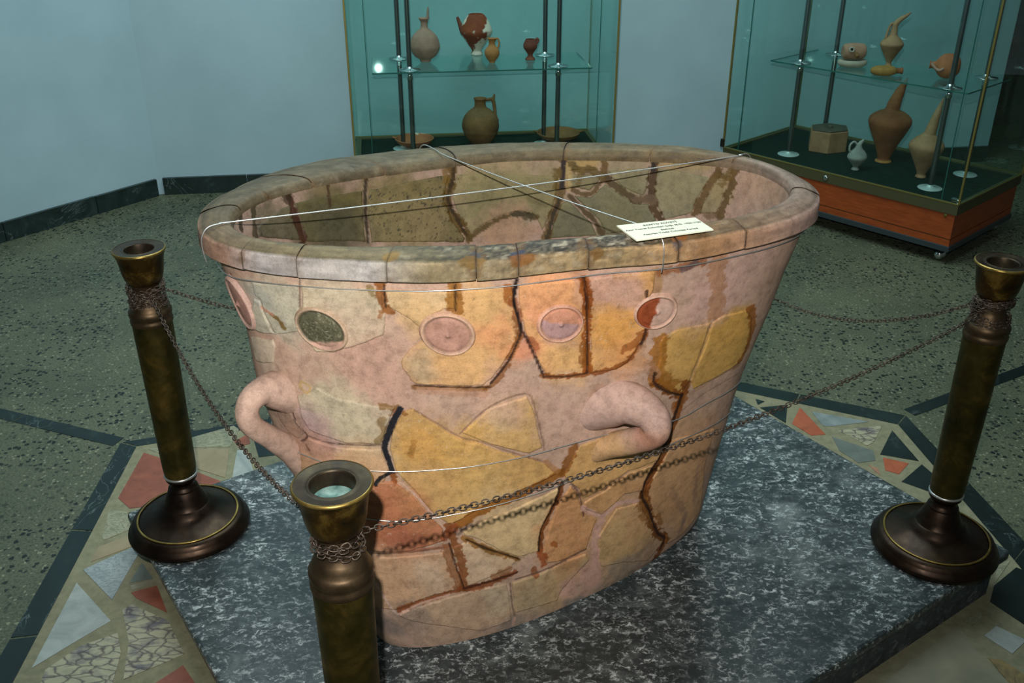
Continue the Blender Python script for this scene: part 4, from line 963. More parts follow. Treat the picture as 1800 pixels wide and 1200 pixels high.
MEDS = [((425,531),.046,(190,156,142),(172,132,118),51,False,None,.62), ((566,577),.0395,(186,160,132),(96,94,72),52,True,(-1.45,(190,152,134),.52)), ((787,586),.0395,(206,166,138),(186,142,124),53,False,None), ((984,567),.036,(212,160,134),(178,142,138),54,False,(1.3,(206,146,118))), ((1152,546),.034,(210,170,148),(208,172,154),55,False,(2.95,(146,72,40)))]
ML = [None, 'dark grainy disc with pink plaster at its foot', None, None, 'disc split by a red-brown stain']
for mm, l_ in zip(MEDS, ML): medallion(*mm, label=l_)

# ---- loop handles
def handle(px_pts, rootpx, turn, rad, seed, base=(208, 172, 150), tipcol=None, endcol=None):
    """centre line given in the vertical plane that stands out from the wall at rootpx (turned by `turn` degrees)"""
    uv = SO.hit(*rootpx); p0, n = SO.uv2p(uv[None]); p0, n = p0[0], n[0]; n[2] = 0; n /= np.linalg.norm(n)
    sd_ = np.array([-n[1], n[0], 0]); d = n * math.cos(turn) + sd_ * math.sin(turn); nn = np.cross(d, [0, 0, 1.0])
    pts = []
    for x, y in px_pts:
        r = ray(x, y); pts.append(C0 + r * (((p0 - C0) @ nn) / (r @ nn)))
    P = smooth_path(pts, 96); m = len(P); t = np.linspace(0, 1, m)
    rad_ = np.interp(t, np.linspace(0, 1, len(rad)), rad)
    V, F = tube_np(P, rad_, 28); V, F = V[:-2], F[:(m - 1) * 28]
    U = np.stack([np.repeat(t, 28) * .25, np.tile(np.linspace(0, .15, 28), m)], -1)
    cc = P.repeat(28, 0); V = cc + (V - cc) * (1 + (fbm(U, 18, seed) - .5) * .22)[:, None]
    col = tone(U, lin(base), seed, .12)
    if tipcol is not None:
        f = np.clip((fbm(U, 40, seed + 3) - .5) * .8 + 1 - np.abs(np.repeat(t, 28) - .60) / .14, 0, 1)[:, None]; col = col + (lin(tipcol) * DK - col) * f * .9
    if endcol is not None:
        f = np.clip((np.repeat(t, 28) - .68) / .12 + (fbm(U, 40, seed + 6) - .5) * .8, 0, 1)[:, None]; col = col + (lin(endcol) * DK - col) * f * .9
    tub_part('handle', V, F, M['plaster'], col)
handle([(530, 690), (492, 684), (458, 688), (436, 712), (441, 745), (476, 768), (515, 792), (550, 830)], (500, 735), 0.0, [.046, .036, .0235, .0195, .0195, .0205, .025, .032], 21, (200, 168, 150))
handle([(1030, 704), (1070, 704), (1110, 710), (1146, 732), (1152, 758), (1122, 773), (1078, 782), (1030, 790)], (1075, 735), 0.6, [.060, .050, .038, .0295, .0260, .0240, .0240, .028], 22, (192, 160, 146), (186, 134, 108), (200, 160, 112))

# ================================================================== WIRES AND LABEL ON THE TUB
def hoop(pts, label, off=0.0046, r=0.0011, sag=0.0):
    P = SO.path(pts); o_ = np.argsort(P[:, 0]); P = P[o_]
    u = np.linspace(P[0, 0], P[0, 0] + SO.L, 420, endpoint=False); v = np.interp(u, np.concatenate([P[:, 0], [P[0, 0] + SO.L]]), np.concatenate([P[:, 1], [P[0, 1]]]))
    ker = np.ones(9) / 9; v = np.convolve(np.concatenate([v[-4:], v, v[:4]]), ker, 'valid')
    W, _ = SO.uv2p(np.stack([u, v], -1), off)
    o = tube('binding_wire', W, r, M['wire'], None, 6, True); tag(o, label, 'wire', 'wires tied around the bathtub'); return o
hoop([(405,482),(457,492),(533,500),(590,505),(665,508),(735,509),(800,507),(897,500),(953,493),(1086,476),(1180,468)], 'thin silvery wire hooped around the bathtub just under its rim')
hoop([(525,790),(560,806),(640,824),(720,826),(860,812),(930,798),(1000,778),(1060,762),(1100,752),(1195,733),(1240,705),(1290,676)], 'thin wire hooped around the middle of the bathtub through its handles')
hoop([(645,908),(700,914),(760,908),(850,890),(950,862),(1050,824),(1130,797),(1190,772)], 'lowest thin wire hooped around the bathtub below its handles')
def rim_pt(x, y, zoff, s):
    t_ = rim_theta(x, y); I_, O_ = rim_in(np.array([t_]))[0], rim_out(np.array([t_]))[0]; p = I_ + (O_ - I_) * s
    return np.array([p[0], p[1], HR + zoff])
def cross_wire(a, b2, label, sag=0.004):
    pa = [rim_pt(*a, -.060, 1.0), rim_pt(*a, -.038, 1.06), rim_pt(*a, -.016, 1.03), rim_pt(*a, -.0005, .80), rim_pt(*a, .0026, .35), rim_pt(*a, .0022, 0.0)]
    pb = [rim_pt(*b2, .0022, 0.0), rim_pt(*b2, .0026, .35), rim_pt(*b2, -.0005, .80), rim_pt(*b2, -.016, 1.03), rim_pt(*b2, -.038, 1.06), rim_pt(*b2, -.060, 1.0)]
    mid = [pa[-1] + (pb[0] - pa[-1]) * t_ - np.array([0, 0, sag * 4 * t_ * (1 - t_)]) for t_ in (.25, .5, .75)]
    o = tube('stay_wire', smooth_path(pa + mid + pb, 150), 0.0012, M['wire'], None, 6); tag(o, label, 'wire', 'wires tied over the rim of the bathtub'); return o
cross_wire((352, 400), (1285, 276), 'silvery wire stretched lengthwise over the mouth of the bathtub')
cross_wire((766, 265), (1185, 420), 'wire stretched across the mouth of the bathtub over the paper label')
zl = HR + 0.0050
lp = [at(x, y, zl) for x, y in ((1084,396),(1222,382),(1254,403),(1119,422))]
lc = sum(lp) / 4
lb = empty('museum_label', lc); tag(lb, 'small cream printed card lying on the near rim of the bathtub', 'label')
from_bm('card', prism_bm([(p[0] - lc[0], p[1] - lc[1]) for p in lp][::-1], -0.0022, 0.0), M['label'], lb)
ex = (lp[1] - lp[0] + lp[2] - lp[3]); ex[2] = 0; lw = np.linalg.norm(ex) / 2; ex /= np.linalg.norm(ex); la = math.atan2(ex[1], ex[0])
for txt, yy, sz in (('BANYO KÜVETİ', .021, .0085), ('Asur Ticaret Kolonileri Çağı, M.Ö. 1950-1750', .0075, .0072), ('Bathtub', -.006, .0075), ('Assyrian Trade Colonies Period', -.018, .0075)):
    fc = bpy.data.curves.new('lettering', 'FONT'); fc.body = txt; fc.size = sz; fc.align_x = 'CENTER'; fc.align_y = 'CENTER'; fc.extrude = 0.0001; fc.offset = 0.0001
    tmp = bpy.data.objects.new('lettering', fc); COL.objects.link(tmp); tme = bpy.data.meshes.new_from_object(tmp.evaluated_get(bpy.context.evaluated_depsgraph_get())); bpy.data.objects.remove(tmp)
    tme.materials.clear(); tme.materials.append(M['ink']); fo_ = link(bpy.data.objects.new('lettering', tme), lb); fo_.rotation_euler = (0, 0, la)
    fo_.location = (-ex[1] * yy, ex[0] * yy, 0.0003)

# ================================================================== STANCHIONS AND CHAINS
def make_link(L=0.0122, W=0.0080, r=0.0011):
    pts = []
    for a in np.linspace(0, 2 * np.pi, 12, endpoint=False):
        x, y = math.cos(a) * W / 2, math.sin(a) * W / 2; x += (L - W) / 2 * (1 if math.cos(a) > 0 else -1) * min(1, abs(math.cos(a)) * 3); pts.append((x, y, 0))
    V, F = tube_np(pts, r, 5, True); return V, F
LV, LF = make_link()
lk0 = mesh_np('link', LV, LF, M['chain'], None); LINK_ME = lk0.data; bpy.data.objects.remove(lk0)
PITCHC = 0.0092
def frames(path, step):
    path = np.asarray(path); s = np.concatenate([[0], np.cumsum(np.linalg.norm(np.diff(path, axis=0), axis=1))]); n = int(s[-1] / step)
    q = np.stack([np.interp((np.arange(n) + .5) * s[-1] / n, s, path[:, k]) for k in range(3)], -1); T = np.gradient(q, axis=0); T /= np.linalg.norm(T, axis=1, keepdims=True); return q, T
def link_matrix(p, T, k, up=(0, 0, 1)):
    x = Vector(T); u = Vector(up); y = u.cross(x); y.normalize(); z = x.cross(y)
    M3 = Matrix((x, y, z)).transposed().to_4x4(); M3 = M3 @ Matrix.Rotation(math.radians(40 + 90 * (k % 2) + random.uniform(-14, 14)), 4, 'X'); M3.translation = Vector(p); return M3
def chain(a, b2, sag, label):
    t_ = np.linspace(0, 1, 200)[:, None]; a, b2 = np.array(a), np.array(b2)
    P = a + (b2 - a) * t_; P[:, 2] -= sag * 4 * (t_ * (1 - t_))[:, 0]
    q, T = frames(P, PITCHC)
    root = empty('chain', a); tag(root, label, 'chain', 'chains hung between the stanchions')
    for k in range(len(q)):
        o = bpy.data.objects.new('link', LINK_ME); link(o, root); o.matrix_local = link_matrix(q[k] - a, T[k], k)
def wrap_mesh(r0, z0, z1, turns):
    n = int(2 * np.pi * r0 * turns / PITCHC * 1.25); Vs, Fs = [], []
    for k in range(n):
        t_ = k / n; an = t_ * turns * 2 * np.pi; rr = r0 + random.uniform(-.001, .003); z = z0 + (z1 - z0) * (0.5 - 0.5 * math.cos(t_ * math.pi * (3 if turns < 4 else 7))) + random.uniform(-.003, .003)
        p = (rr * math.cos(an), rr * math.sin(an), z); T = (-math.sin(an), math.cos(an), random.uniform(-.3, .3)); mt = link_matrix(p, Vector(T).normalized(), k)
        V = np.c_[LV, np.ones(len(LV))] @ np.array(mt).T; Fs.append(LF + len(LV) * k); Vs.append(V[:, :3])
    return np.concatenate(Vs), np.concatenate(Fs)
def make_stanchion():
    root = empty('stanchion', (0, 0, 0))
    bs_ = lathe('base', [(0.002, 0), (.128, 0), (.134, .004), (.1355, .010), (.133, .016), (.128, .022), (.1265, .024), (.124, .031), (.117, .036), (.110, .037), (.109, .0375), (.100, .040), (.085, .045), (.070, .052), (.060, .060), (.054, .070), (.0505, .0715), (.049, .073), (.044, .084), (.038, .098), (.034, .108), (.031, .112)], M['brass_dark'], root, 64)
    lathe('base_ring', [(.1085, .0365), (.1120, .0372), (.1132, .0390), (.1115, .0402), (.1085, .0398)], M['brass_edge'], bs_, 64)
    nk_ = lathe('neck', [(.031, .110), (.033, .113), (.031, .117), (.0265, .120), (.0255, .131), (.030, .134), (.034, .139), (.035, .146), (.034, .1475)], M['brass_dark'], root, 40)
    lathe('foot_ring', [(.0335, .146), (.0362, .1475), (.0366, .150), (.0358, .1525), (.033, .153)], M['wire'], nk_, 40)
    tb_ = lathe('tube', [(.0345, .152), (.0360, .170), (.0385, .36), (.0405, .525), (.0405, .530)], M['brass_tube'], root, 48)
    lathe('collar', [(.0405, .528), (.0425, .530), (.0427, .537), (.0408, .540), (.0408, .544), (.0428, .547), (.0430, .556), (.0400, .561), (.0375, .564), (.0365, .570), (.0330, .578), (.0285, .583), (.0270, .590), (.0265, .612), (.0285, .618)], mk_collar, tb_, 48)
    cp_ = lathe('cup', [(.0280, .616), (.0330, .620), (.0375, .628), (.0405, .640), (.0430, .658), (.0455, .672), (.0490, .682), (.0505, .6855)], M['brass_cup'], root, 56)
    lathe('cup_lip', [(.0500, .6845), (.0520, .6860), (.0524, .6880), (.0512, .6900), (.0495, .6905)], M['brass_edge'], cp_, 56)
    lathe('cup_top', [(.0500, .6900), (.0450, .6895), (.0370, .6885), (.0325, .6880), (.0312, .6892), (.0295, .6885), (.0285, .6860), (.0275, .674), (.0270, .660)], mk_top, cp_, 56)
    lathe('cup_floor', [(.0275, .6660), (.020, .6655), (.0005, .665)], M['verdigris'], cp_, 36)
    return root
mk_collar = mk_brass('worn_collar_brass', (66, 53, 38), (90, 73, 53), (118, 99, 75), 0.42, 18)
mk_top = mk_brass('dark_cup_top', (44, 36, 30), (60, 50, 38), (80, 68, 48), 0.42, 22)
SPOT = {'near': (-0.2262, 1.003), 'left': (-0.745, 1.803), 'right': (0.948, 1.732), 'rear': (0.37, 2.40)}
SL = {'left': 'brass stanchion with wide round foot left of the bathtub', 'near': 'foreground brass stanchion with greenish hollow cup, in front of the bathtub',
      'right': 'brass stanchion with wide round foot at the right corner of the plinth', 'rear': 'brass stanchion hidden behind the bathtub at the rear of the plinth'}
st0 = make_stanchion()
posts = [st0] + [copy_tree(st0) for _ in range(3)]
for k, nm in enumerate(('left', 'near', 'right', 'rear')):
    o = posts[k]
    o.location = (*SPOT[nm], ZP); o.rotation_euler = (0, 0, k * 1.7)
    tag(o, SL[nm], 'stanchion', 'brass stanchions around the plinth')
    V, F = wrap_mesh(.0305, .590, .612, 2.6) if nm == 'near' else wrap_mesh(.0335, .566, .614, 7.5)
    cw = mesh_np('chain_wrap', V, F, M['chain'], o); cw['kind'] = 'stuff'
def neck(nm, to, z=.60):
    a = np.array(SPOT[nm]); b2 = np.array(SPOT[to]); d = (b2 - a) / np.linalg.norm(b2 - a); a = a + d * 0.035
    return (a[0], a[1], ZP + z)
chain(neck('near', 'right'), neck('right', 'near', .585), .050, 'dull chain hung across the front of the bathtub to the right stanchion')
chain(neck('left', 'near', .595), neck('near', 'left'), .078, 'dull chain hung from the left stanchion to the foreground stanchion')
chain(neck('right', 'rear', .59), neck('rear', 'right'), .155, 'dull chain running from the right stanchion behind the bathtub')
chain(neck('left', 'rear', .595), neck('rear', 'left'), .19, 'dull chain running from the left stanchion behind the bathtub')

# ================================================================== DISPLAY CASES
def bar(name, b, material, parent, bevel=0.0): return box(name, b, material, parent, bevel)
def make_case(c, ang, W_, D_, poles_x, poles_y, shelf, label, zs=.66, ztop=1.80):
    root = empty('display_case', (c[0], c[1], 0), ang); tag(root, label, 'display case', 'glass display cases by the wall')
    hx, hy = W_ / 2, D_ / 2
    for sx in (-1, 1):
        for sy in (-1, 1):
            x, y = sx * (hx - .055), sy * (hy - .055)
            cs = lathe('caster', [(.002, .003), (.014, .004), (.022, .012), (.025, .024), (.022, .036), (.014, .043), (.009, .045), (.009, .056), (.016, .058), (.016, .062), (.002, .062)], M['chrome'], root, 24, x, y)
    bar('steel_frame', (-hx + .003, hx - .003, -hy + .003, hy - .003, .058, .082), M['black_steel'], root, .002)
    bar('lower_panel', (-hx + .008, hx - .008, -hy + .008, hy - .008, .082, .108), M['wood'], root)
    bar('shadow_groove', (-hx + .013, hx - .013, -hy + .013, hy - .013, .108, .112), M['case_frame'], root)
    bar('wooden_base', (-hx + .008, hx - .008, -hy + .008, hy - .008, .112, .214), M['wood'], root, .001)
    for nm_, b_ in (('base_frame', (-hx, hx, -hy, -hy + .02, .214, .258)), ('base_frame', (-hx, hx, hy - .02, hy, .214, .258)), ('base_frame', (-hx, -hx + .02, -hy + .02, hy - .02, .214, .258)), ('base_frame', (hx - .02, hx, -hy + .02, hy - .02, .214, .258))):
        bar(nm_, b_, M['case_frame'], root, .0015)
    for b_ in ((-hx - .0015, hx + .0015, -hy - .0015, -hy + .006, .257, .2615), (-hx - .0015, hx + .0015, hy - .006, hy + .0015, .257, .2615), (-hx - .0015, -hx + .006, -hy + .006, hy - .006, .257, .2615), (hx - .006, hx + .0015, -hy + .006, hy - .006, .257, .2615)):
        bar('brass_bead', b_, M['case_brass'], root)
    bar('felt_floor', (-hx + .02, hx - .02, -hy + .02, hy - .02, .214, .250), M['felt'], root)
    for nm_, b_ in (('glass_front', (-hx + .005, hx - .005, -hy + .004, -hy + .009, .2618, ztop)), ('glass_back', (-hx + .005, hx - .005, hy - .009, hy - .004, .2618, ztop)), ('glass_side', (-hx + .003, -hx + .008, -hy + .01, hy - .01, .2618, ztop)), ('glass_side', (hx - .008, hx - .003, -hy + .01, hy - .01, .2618, ztop))):
        bar(nm_, b_, M['glass'], root)
    for sx in (-1, 1):
        for sy in (-1, 1):
            bar('corner_trim', (sx * hx - .004, sx * hx + .004, sy * hy - .004, sy * hy + .004, .2615, ztop), M['case_brass'], root, .001)
        bar('pane_edge', (sx * (hx - .075) - .0015, sx * (hx - .075) + .0015, -hy + .0095, -hy + .0135, .2618, ztop), M['glass_edge'], root)
    bar('glass_lid', (-hx + .02, hx - .02, -hy + .02, hy - .02, ztop + .004, ztop + .010), M['glass'], root)
    for b_ in ((-hx, hx, -hy, -hy + .02, ztop, ztop + .02), (-hx, hx, hy - .02, hy, ztop, ztop + .02), (-hx, -hx + .02, -hy + .02, hy - .02, ztop, ztop + .02), (hx - .02, hx, -hy + .02, hy - .02, ztop, ztop + .02)):
        bar('lid_frame', b_, M['case_frame'], root, .0015)
    for ky_, py_ in enumerate(poles_y):
        for px_ in poles_x[ky_]:
            po_ = lathe('pole', [(.0105, .2515), (.0105, ztop - .001)], M['steel_pole'], root, 16, px_, py_)
            lathe('foot_flange', [(.001, .2503), (.048, .2503), (.049, .2520), (.047, .2535), (.018, .2555), (.013, .262), (.0108, .266)], M['flange'], po_, 32, px_, py_)
            lathe('shelf_flange', [(.0108, zs - .040), (.0130, zs - .038), (.0130, zs - .0065), (.0108, zs - .006)], M['chrome'], po_, 20, px_, py_)
            lathe('shelf_flange', [(.0108, zs + .016), (.0130, zs + .012), (.018, zs + .006), (.045, zs + .003), (.046, zs + .001), (.0108, zs + .0005)], M['chrome'], po_, 32, px_, py_)
    x0, x1, y0, y1 = shelf
    gs_ = bar('glass_shelf', (x0, x1, y0, y1, zs - .0055, zs), M['shelf_glass'], root)
    for b_ in ((x0, x1, y0 - .0012, y0 - .0001, zs - .0055, zs), (x1 + .0001, x1 + .0012, y0, y1, zs - .0055, zs), (x0 - .0012, x0 - .0001, y0, y1, zs - .0055, zs)):
        bar('shelf_edge', b_, M['glass_edge'], gs_)
    return root
ZS = .66
C1 = (-.15, 4.41); A1 = math.radians(7.5)
k1 = make_case(C1, A1, 1.13, .56, ((-.312, .330), (-.350, .312)), (-.18, .075), (-.47, .47, -.225, .13), 'glass case with pottery against the blue wall behind the bathtub')
C2 = (1.585, 4.221); A2 = math.radians(-47.3)
k2 = make_case(C2, A2, 1.12, .60, ((-.305, .37), (-.305, .385)), (-.150, .140), (-.43, .46, -.19, .20), 'glass case on an orange wooden base and casters, right of the bathtub')
lathe('lock', [(.0005, 0), (.012, 0), (.012, .004), (.009, .006), (.0005, .006)], M['chrome'], k2, 24).matrix_local = Matrix.Translation((-.02, -.3005, .236)) @ Matrix.Rotation(math.pi / 2, 4, 'X')
lathe('keyhole', [(.0005, 0), (.007, 0), (.007, .003), (.0005, .003)], M['case_brass'], k2, 16).matrix_local = Matrix.Translation((.515, -.2925, .205)) @ Matrix.Rotation(math.pi / 2, 4, 'X')
bar('latch', (-.572, -.556, -.312, -.296, .262, .300), M['lamp_black'], k2, .003)
bar('corner_bracket', (.515, .545, -.275, -.255, .2505, .272), M['chrome'], k2, .003)

# ================================================================== POTTERY IN THE CASES
def mk_pot(name, a, c2, k=16, patch=None, rough=.75):
    m, nt, b = mat(name, rough=rough, spec=.25); co = coords(nt)
    c = ramp(nt, noise(nt, co, k, 5, .65), [(.3, L4(a, .62)), (.7, L4(c2, .72))])
    if patch:
        c = mix(nt, ramp(nt, noise(nt, co, patch[1], 3, .5), [(patch[2], BK), (patch[2] + .03, WH)]), c, L4(patch[0]))
    nt.links.new(c, b.inputs['Base Color']); bump(nt, b, noise(nt, co, 60, 4), .3, .002); return m
POT = dict(buff=mk_pot('buff_clay', (168, 128, 108), (196, 156, 134)), redwhite=mk_pot('red_clay_white_fill', (132, 60, 34), (160, 78, 46), 16, ((214, 200, 182), 9, .46)),
    orange=mk_pot('orange_clay', (190, 124, 70), (212, 146, 88)), redbrown=mk_pot('red_brown_clay', (120, 62, 48), (150, 84, 64)), brown=mk_pot('brown_clay', (126, 88, 52), (158, 112, 68)),
    terracotta=mk_pot('terracotta', (176, 104, 66), (200, 128, 84), 16, ((206, 190, 170), 9, .66)), tan=mk_pot('tan_clay', (166, 124, 88), (192, 150, 108)), pink=mk_pot('pinkish_clay', (186, 138, 110), (206, 160, 132)),
    pale=mk_pot('pale_clay', (190, 176, 156), (212, 198, 178)), ochre=mk_pot('ochre_clay', (170, 122, 58), (194, 146, 76)), grey=mk_pot('grey_white_clay', (140, 146, 138), (188, 190, 178)), rust=mk_pot('rust_clay', (136, 76, 44), (172, 108, 64), 12), lid=mk_pot('dark_lid_clay', (84, 78, 66), (112, 102, 86)))
def pot(name, px, z, scale, prof, material, label, cat, group, n=40, rz=0.0, dy=0.0):
    p = at(px[0], px[1], z); o = empty(name, (p[0], p[1], z + .0006), rz); tag(o, label, cat, group)
    pr_ = np.array(prof, float) * scale
    pr_ = smooth_path(pr_, len(pr_) * 4)
    lathe('body', pr_, material, o, n); o['s'] = scale; return o
def strap(name, o, pts, r, material, n=10):
    s_ = o['s']; P = smooth_path(np.array([(x * s_, y * s_, z * s_) for x, y, z in pts]), 30); rr = np.interp(np.linspace(0, 1, len(P)), np.linspace(0, 1, len(r)), np.array(r) * s_) if isinstance(r, (list, tuple)) else r * s_
    return tube(name, P, rr, material, o, n)
G1, G2, G3, G4 = 'vessels on the shelf of the left case', 'vessels on the floor of the left case', 'vessels on the shelf of the right case', 'vessels on the floor of the right case'
a_ = .00250
p = pot('flask', (748, 108), ZS, a_, [(.1, 0), (9, 0), (9.5, 2), (11, 4.5), (20, 11), (25.5, 22), (26, 30), (22, 42), (14, 51), (7.5, 56), (6, 62), (6.2, 68), (9.5, 73), (8.5, 73.4), (5, 68), (4.5, 60)], POT['buff'], 'pinkish round-bodied flask with a thin upright handle stub, on glass shelf', 'flask', G1)
strap('handle', p, [(4, 0, 66), (6.5, 0, 76), (7.2, 0, 84), (8, 0, 92)], [2.6, 2.2, 1.8, 1.2], POT['buff'])
p = pot('spouted_jar', (838, 96), ZS, a_, [(.1, 0), (9.5, 0), (10, 3), (8.5, 6), (9, 9), (18, 22), (26, 34), (28.5, 40), (28, 46), (22, 60), (15, 69), (12.5, 71), (11.5, 70), (10, 66)], POT['redwhite'], 'red-brown spouted jar patched with white fill, on glass shelf', 'jar', G1)
strap('spout', p, [(-22, 0, 36), (-26, -1, 44), (-30, -1, 55), (-34, -1, 66)], [6, 5, 3.6, 2.4], POT['redbrown'])
p = pot('juglet', (865, 110), ZS, a_, [(.1, 0), (5, 0), (5.5, 2), (10, 8), (13, 15), (12, 22), (7, 28), (5.2, 32), (6, 38), (8, 41), (7, 41), (4.5, 36)], POT['orange'], 'small orange juglet with looped handle beside the spouted jar', 'juglet', G1)
strap('handle', p, [(5, 0, 37), (9, 0, 41), (12.5, 0, 36), (11.5, 0, 28), (9.5, 0, 24)], 1.6, POT['orange'])
p = pot('footed_cup', (932, 105), ZS, a_, [(.1, 0), (8.5, 0), (8, 3), (5, 6), (4.8, 10), (8, 15), (12, 21), (12.3, 27), (10, 32), (8.5, 35), (7.5, 35), (9, 28), (8, 22)], POT['redbrown'], 'small red-brown footed cup with side lug, right end of the shelf items', 'cup', G1)
strap('lug', p, [(7, 0, 30), (11, 0, 36), (14, 0, 34), (11.5, 0, 28)], 2.2, POT['redbrown'])
a_ = .00268
p = pot('jug', (845, 252), .25, a_, [(.1, 0), (15, 0), (18, 2), (27, 14), (32, 27), (32.3, 36), (29, 47), (21, 57), (12, 63), (10, 67), (9.5, 75), (11.5, 79), (10.5, 79.5), (8, 74)], POT['brown'], 'round brown jug with high handle standing on green felt', 'jug', G2)
strap('handle', p, [(8, 0, 76), (15, 0, 77.5), (22, 0, 77), (25, 0, 64), (26, 0, 50), (29, 0, 40)], [2.4, 2.6, 3.4, 3, 3.2, 4], POT['brown'])
strap('handle_spur', p, [(22, 0, 76), (24, 0, 82), (25, 0, 87)], [3.2, 2.2, 1.2], POT['brown'])
def bowl(px, rad, material, label, ears):
    p = pot('bowl', px, .25, .00262, [(.1, 0), (14, 0), (15, 2), (rad * .82, 7), (rad, 14), (rad + .6, 16), (rad - 1.5, 15.8), (rad * .8, 8.5), (16, 4), (.1, 3)], material, label, 'bowl', G2)
    for sx in ears:
        strap('ear', p, [(sx * (rad - 2), -5, 17), (sx * (rad + 3.5), -3, 18), (sx * (rad + 3.5), 3, 17), (sx * (rad - 2), 5, 15)], 1.5, material)
bowl((729, 258), 34, POT['terracotta'], 'shallow terracotta bowl with a pale patch behind the left pole', (-1,))
bowl((981, 247), 39, POT['brown'], 'shallow brown bowl with two ring ears behind the right pole', (-1, 1))
# right case, shelf
a_ = .00238
p = at(1497, 117, ZS); o = empty('dish', (p[0], p[1], ZS + .0006)); tag(o, 'flat oval clay dish under the lying barrel vessel', 'dish', G3)
V, F = lathe_np(smooth_path(np.array([(.1, 0), (18, 0), (25, 4), (26.5, 8), (25, 11.5), (22, 12.5), (19, 11), (.1, 10)]) * a_, 40), 40); V[:, 1] *= .7; mesh_np('body', V, F, POT['pale'], o)
zb = ZS + .032
o = empty('barrel_vessel', (p[0], p[1], ZS + .0306)); tag(o, 'barrel-shaped vessel with a pale-rimmed round hole, lying on a dish', 'vessel', G3)
V, F = lathe_np(smooth_path(np.array([(.1, -20), (9, -20), (12.5, -17), (14, -10), (14.4, 0), (14, 10), (12.5, 17), (9, 20), (.1, 20)]) * a_, 48), 36)
V = np.stack([V[:, 2], V[:, 1], V[:, 0] + 14.4 * a_], -1); mesh_np('body', V, F[:, ::-1], POT['pink'], o)
V, F = lathe_np(np.array([(2.4, 0), (2.6, 3), (4.6, 3.2), (5.2, 2.2), (5.2, 0)]) * a_, 24); eo = mesh_np('hole_rim', V, F, POT['pale'], o); eo.matrix_local = Matrix.Translation((-9 * a_, -12.6 * a_, 19 * a_)) @ Matrix.Rotation(math.radians(72), 4, 'X')
V, F = lathe_np(np.array([(.1, 1.2), (2.6, 1.2), (2.6, 0)]) * a_, 20); eo = mesh_np('hole', V, F, M['lamp_black'], o); eo.matrix_local = Matrix.Translation((-9 * a_, -12.6 * a_, 19 * a_)) @ Matrix.Rotation(math.radians(72), 4, 'X')
o['s'] = a_; strap('spout_stub', o, [(0, -11, 12), (1, -17, 10), (1.5, -20, 8)], [4, 3.4, 3], POT['brown'])
p = pot('beaked_jug', (1561, 117), ZS, a_, [(.1, 0), (6.5, 0), (6, 2), (4.6, 5), (5, 9), (12, 22), (18, 33), (20.5, 39), (19, 43), (13, 50), (8, 54), (6.5, 58), (5.6, 66), (5.2, 74), (4.2, 76)], POT['tan'], 'slender tan beaked jug with handle standing upright on glass shelf', 'jug', G3)
strap('beak', p, [(0, 0, 68), (2, 0, 76), (9, 0, 83), (17, 0, 88), (24, 0, 94)], [5.4, 5.2, 4.4, 3.2, 1.0], POT['tan'])
strap('handle', p, [(-13, 0, 49), (-11, 0, 62), (-7, 0, 74), (0, 0, 76)], [2.4, 2.2, 2.2, 2.4], POT['tan'])
p = at(1552, 132, ZS); o = empty('pilgrim_flask', (p[0], p[1], ZS + .0006)); tag(o, 'flat ochre flask lying on its side with open mouth to the right', 'flask', G3)
V, F = lathe_np(smooth_path(np.array([(.1, 0), (14, 0), (21, 3), (23, 7.5), (21, 12), (14, 15), (.1, 15.5)]) * a_, 40), 36); V[:, 1] *= .65; mesh_np('body', V, F, POT['ochre'], o)
V, F = lathe_np(np.array([(5, 0), (4.6, 6), (5, 9), (6.2, 11), (5.2, 11.2), (3.4, 6), (.1, 4)]) * a_, 24); V = np.stack([V[:, 2] + 21 * a_, V[:, 1], V[:, 0] + 7.2 * a_], -1); mesh_np('mouth', V, F[:, ::-1], POT['rust'], o)
p = at(1662, 138, ZS); o = empty('lying_jug', (p[0], p[1], ZS + .0006), 2.75); tag(o, 'round rust and buff jug lying on its side, right end of the shelf', 'jug', G3); o['s'] = a_
V, F = lathe_np(smooth_path(np.array([(.1, -20), (10, -19), (18, -12), (21, 0), (18, 11), (10, 18), (6.5, 21), (5.5, 26), (7, 29), (5.6, 29), (4, 24), (.1, 22)]) * a_, 48), 36); V = np.stack([V[:, 2], V[:, 1], V[:, 0] + 21 * a_], -1); mesh_np('body', V, F[:, ::-1], POT['terracotta'], o)
strap('handle', o, [(26, 3, 24), (24, 10, 22), (14, 18, 16), (6, 20, 20)], 2.4, POT['buff'])
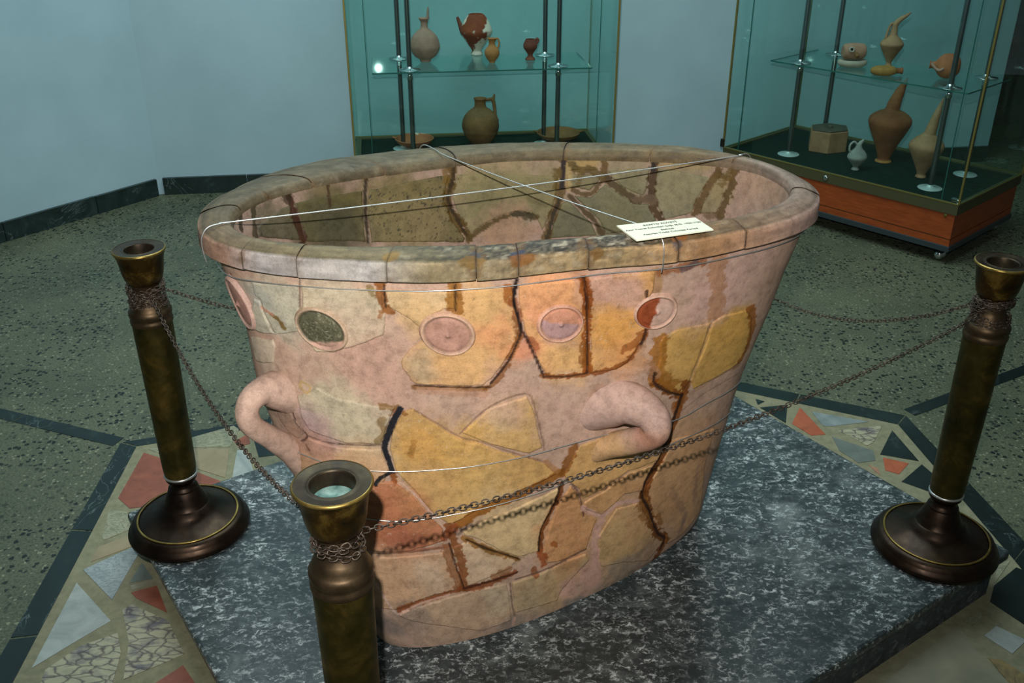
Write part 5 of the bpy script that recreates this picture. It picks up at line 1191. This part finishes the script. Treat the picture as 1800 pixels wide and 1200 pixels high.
# right case, floor
a_ = .00250
p = at(1453, 262, .25); o = empty('lidded_box', (p[0], p[1], .2506), .35); tag(o, 'hexagonal buff clay box with dark flat lid on green felt', 'box', G4)
hexp = [(math.cos(t_) * 40 * a_, math.sin(t_) * 34 * a_) for t_ in np.arange(6) * math.pi / 3]
from_bm('body', prism_bm(hexp, 0, 38 * a_), POT['tan'], o, bevel=.003)
from_bm('lid', prism_bm([(x * .93, y * .93) for x, y in hexp], 38 * a_, 41 * a_), POT['lid'], o, bevel=.002)
lathe('knob', np.array([(5, 41), (5.5, 43), (3.5, 45), (.1, 45.5)]) * a_, POT['lid'], o, 20)
p = pot('small_jug', (1503, 298), .25, a_, [(.1, 0), (6.5, 0), (6, 2.5), (4.5, 5), (9, 11), (15.5, 19), (16.5, 24), (13, 31), (7.5, 37), (5.5, 41), (4.8, 46), (3.8, 47)], POT['grey'], 'small grey-white jug with looped handle in front of the clay box', 'jug', G4)
strap('beak', p, [(0, 0, 43), (3, 0, 48), (7, 0, 53)], [4.4, 3.6, 1.2], POT['grey'])
strap('handle', p, [(-3, 0, 44), (-9, 0, 49), (-15, 0, 44), (-15, 0, 34), (-11, 0, 31)], 1.9, POT['grey'])
p = pot('large_beaked_jug', (1552, 284), .25, a_, [(.1, 0), (13.5, 0), (13.5, 2), (11.5, 4), (11, 8), (18, 28), (29, 52), (35, 66), (36.5, 73), (34, 80), (24, 88), (14, 92), (11.5, 96), (8, 99), (.1, 100)], POT['rust'], 'tall rust-coloured beaked jug with wide shoulder, largest on the felt', 'jug', G4)
lathe('foot', np.array([(.1, .3), (14, .3), (14.2, 2), (12.5, 3.6), (.1, 3.7)]) * a_, POT['ochre'], p, 36)
strap('beak', p, [(0, 0, 88), (2, 0, 103), (8, 0, 124), (17, 0, 148)], [13, 11.5, 8.5, 1.2], POT['rust'])
p = pot('slender_beaked_jug', (1618, 311), .25, a_, [(.1, 0), (8.5, 0), (8, 3), (7.5, 7), (15, 24), (25, 43), (28.5, 53), (26, 60), (17, 69), (10.5, 74), (7, 77), (.1, 78)], POT['tan'], 'tan beaked jug with slender pointed spout behind the front pole', 'jug', G4)
strap('beak', p, [(0, 0, 66), (3, 0, 84), (7, 0, 106), (13, 0, 134)], [11, 9, 6.6, .8], POT['tan'])
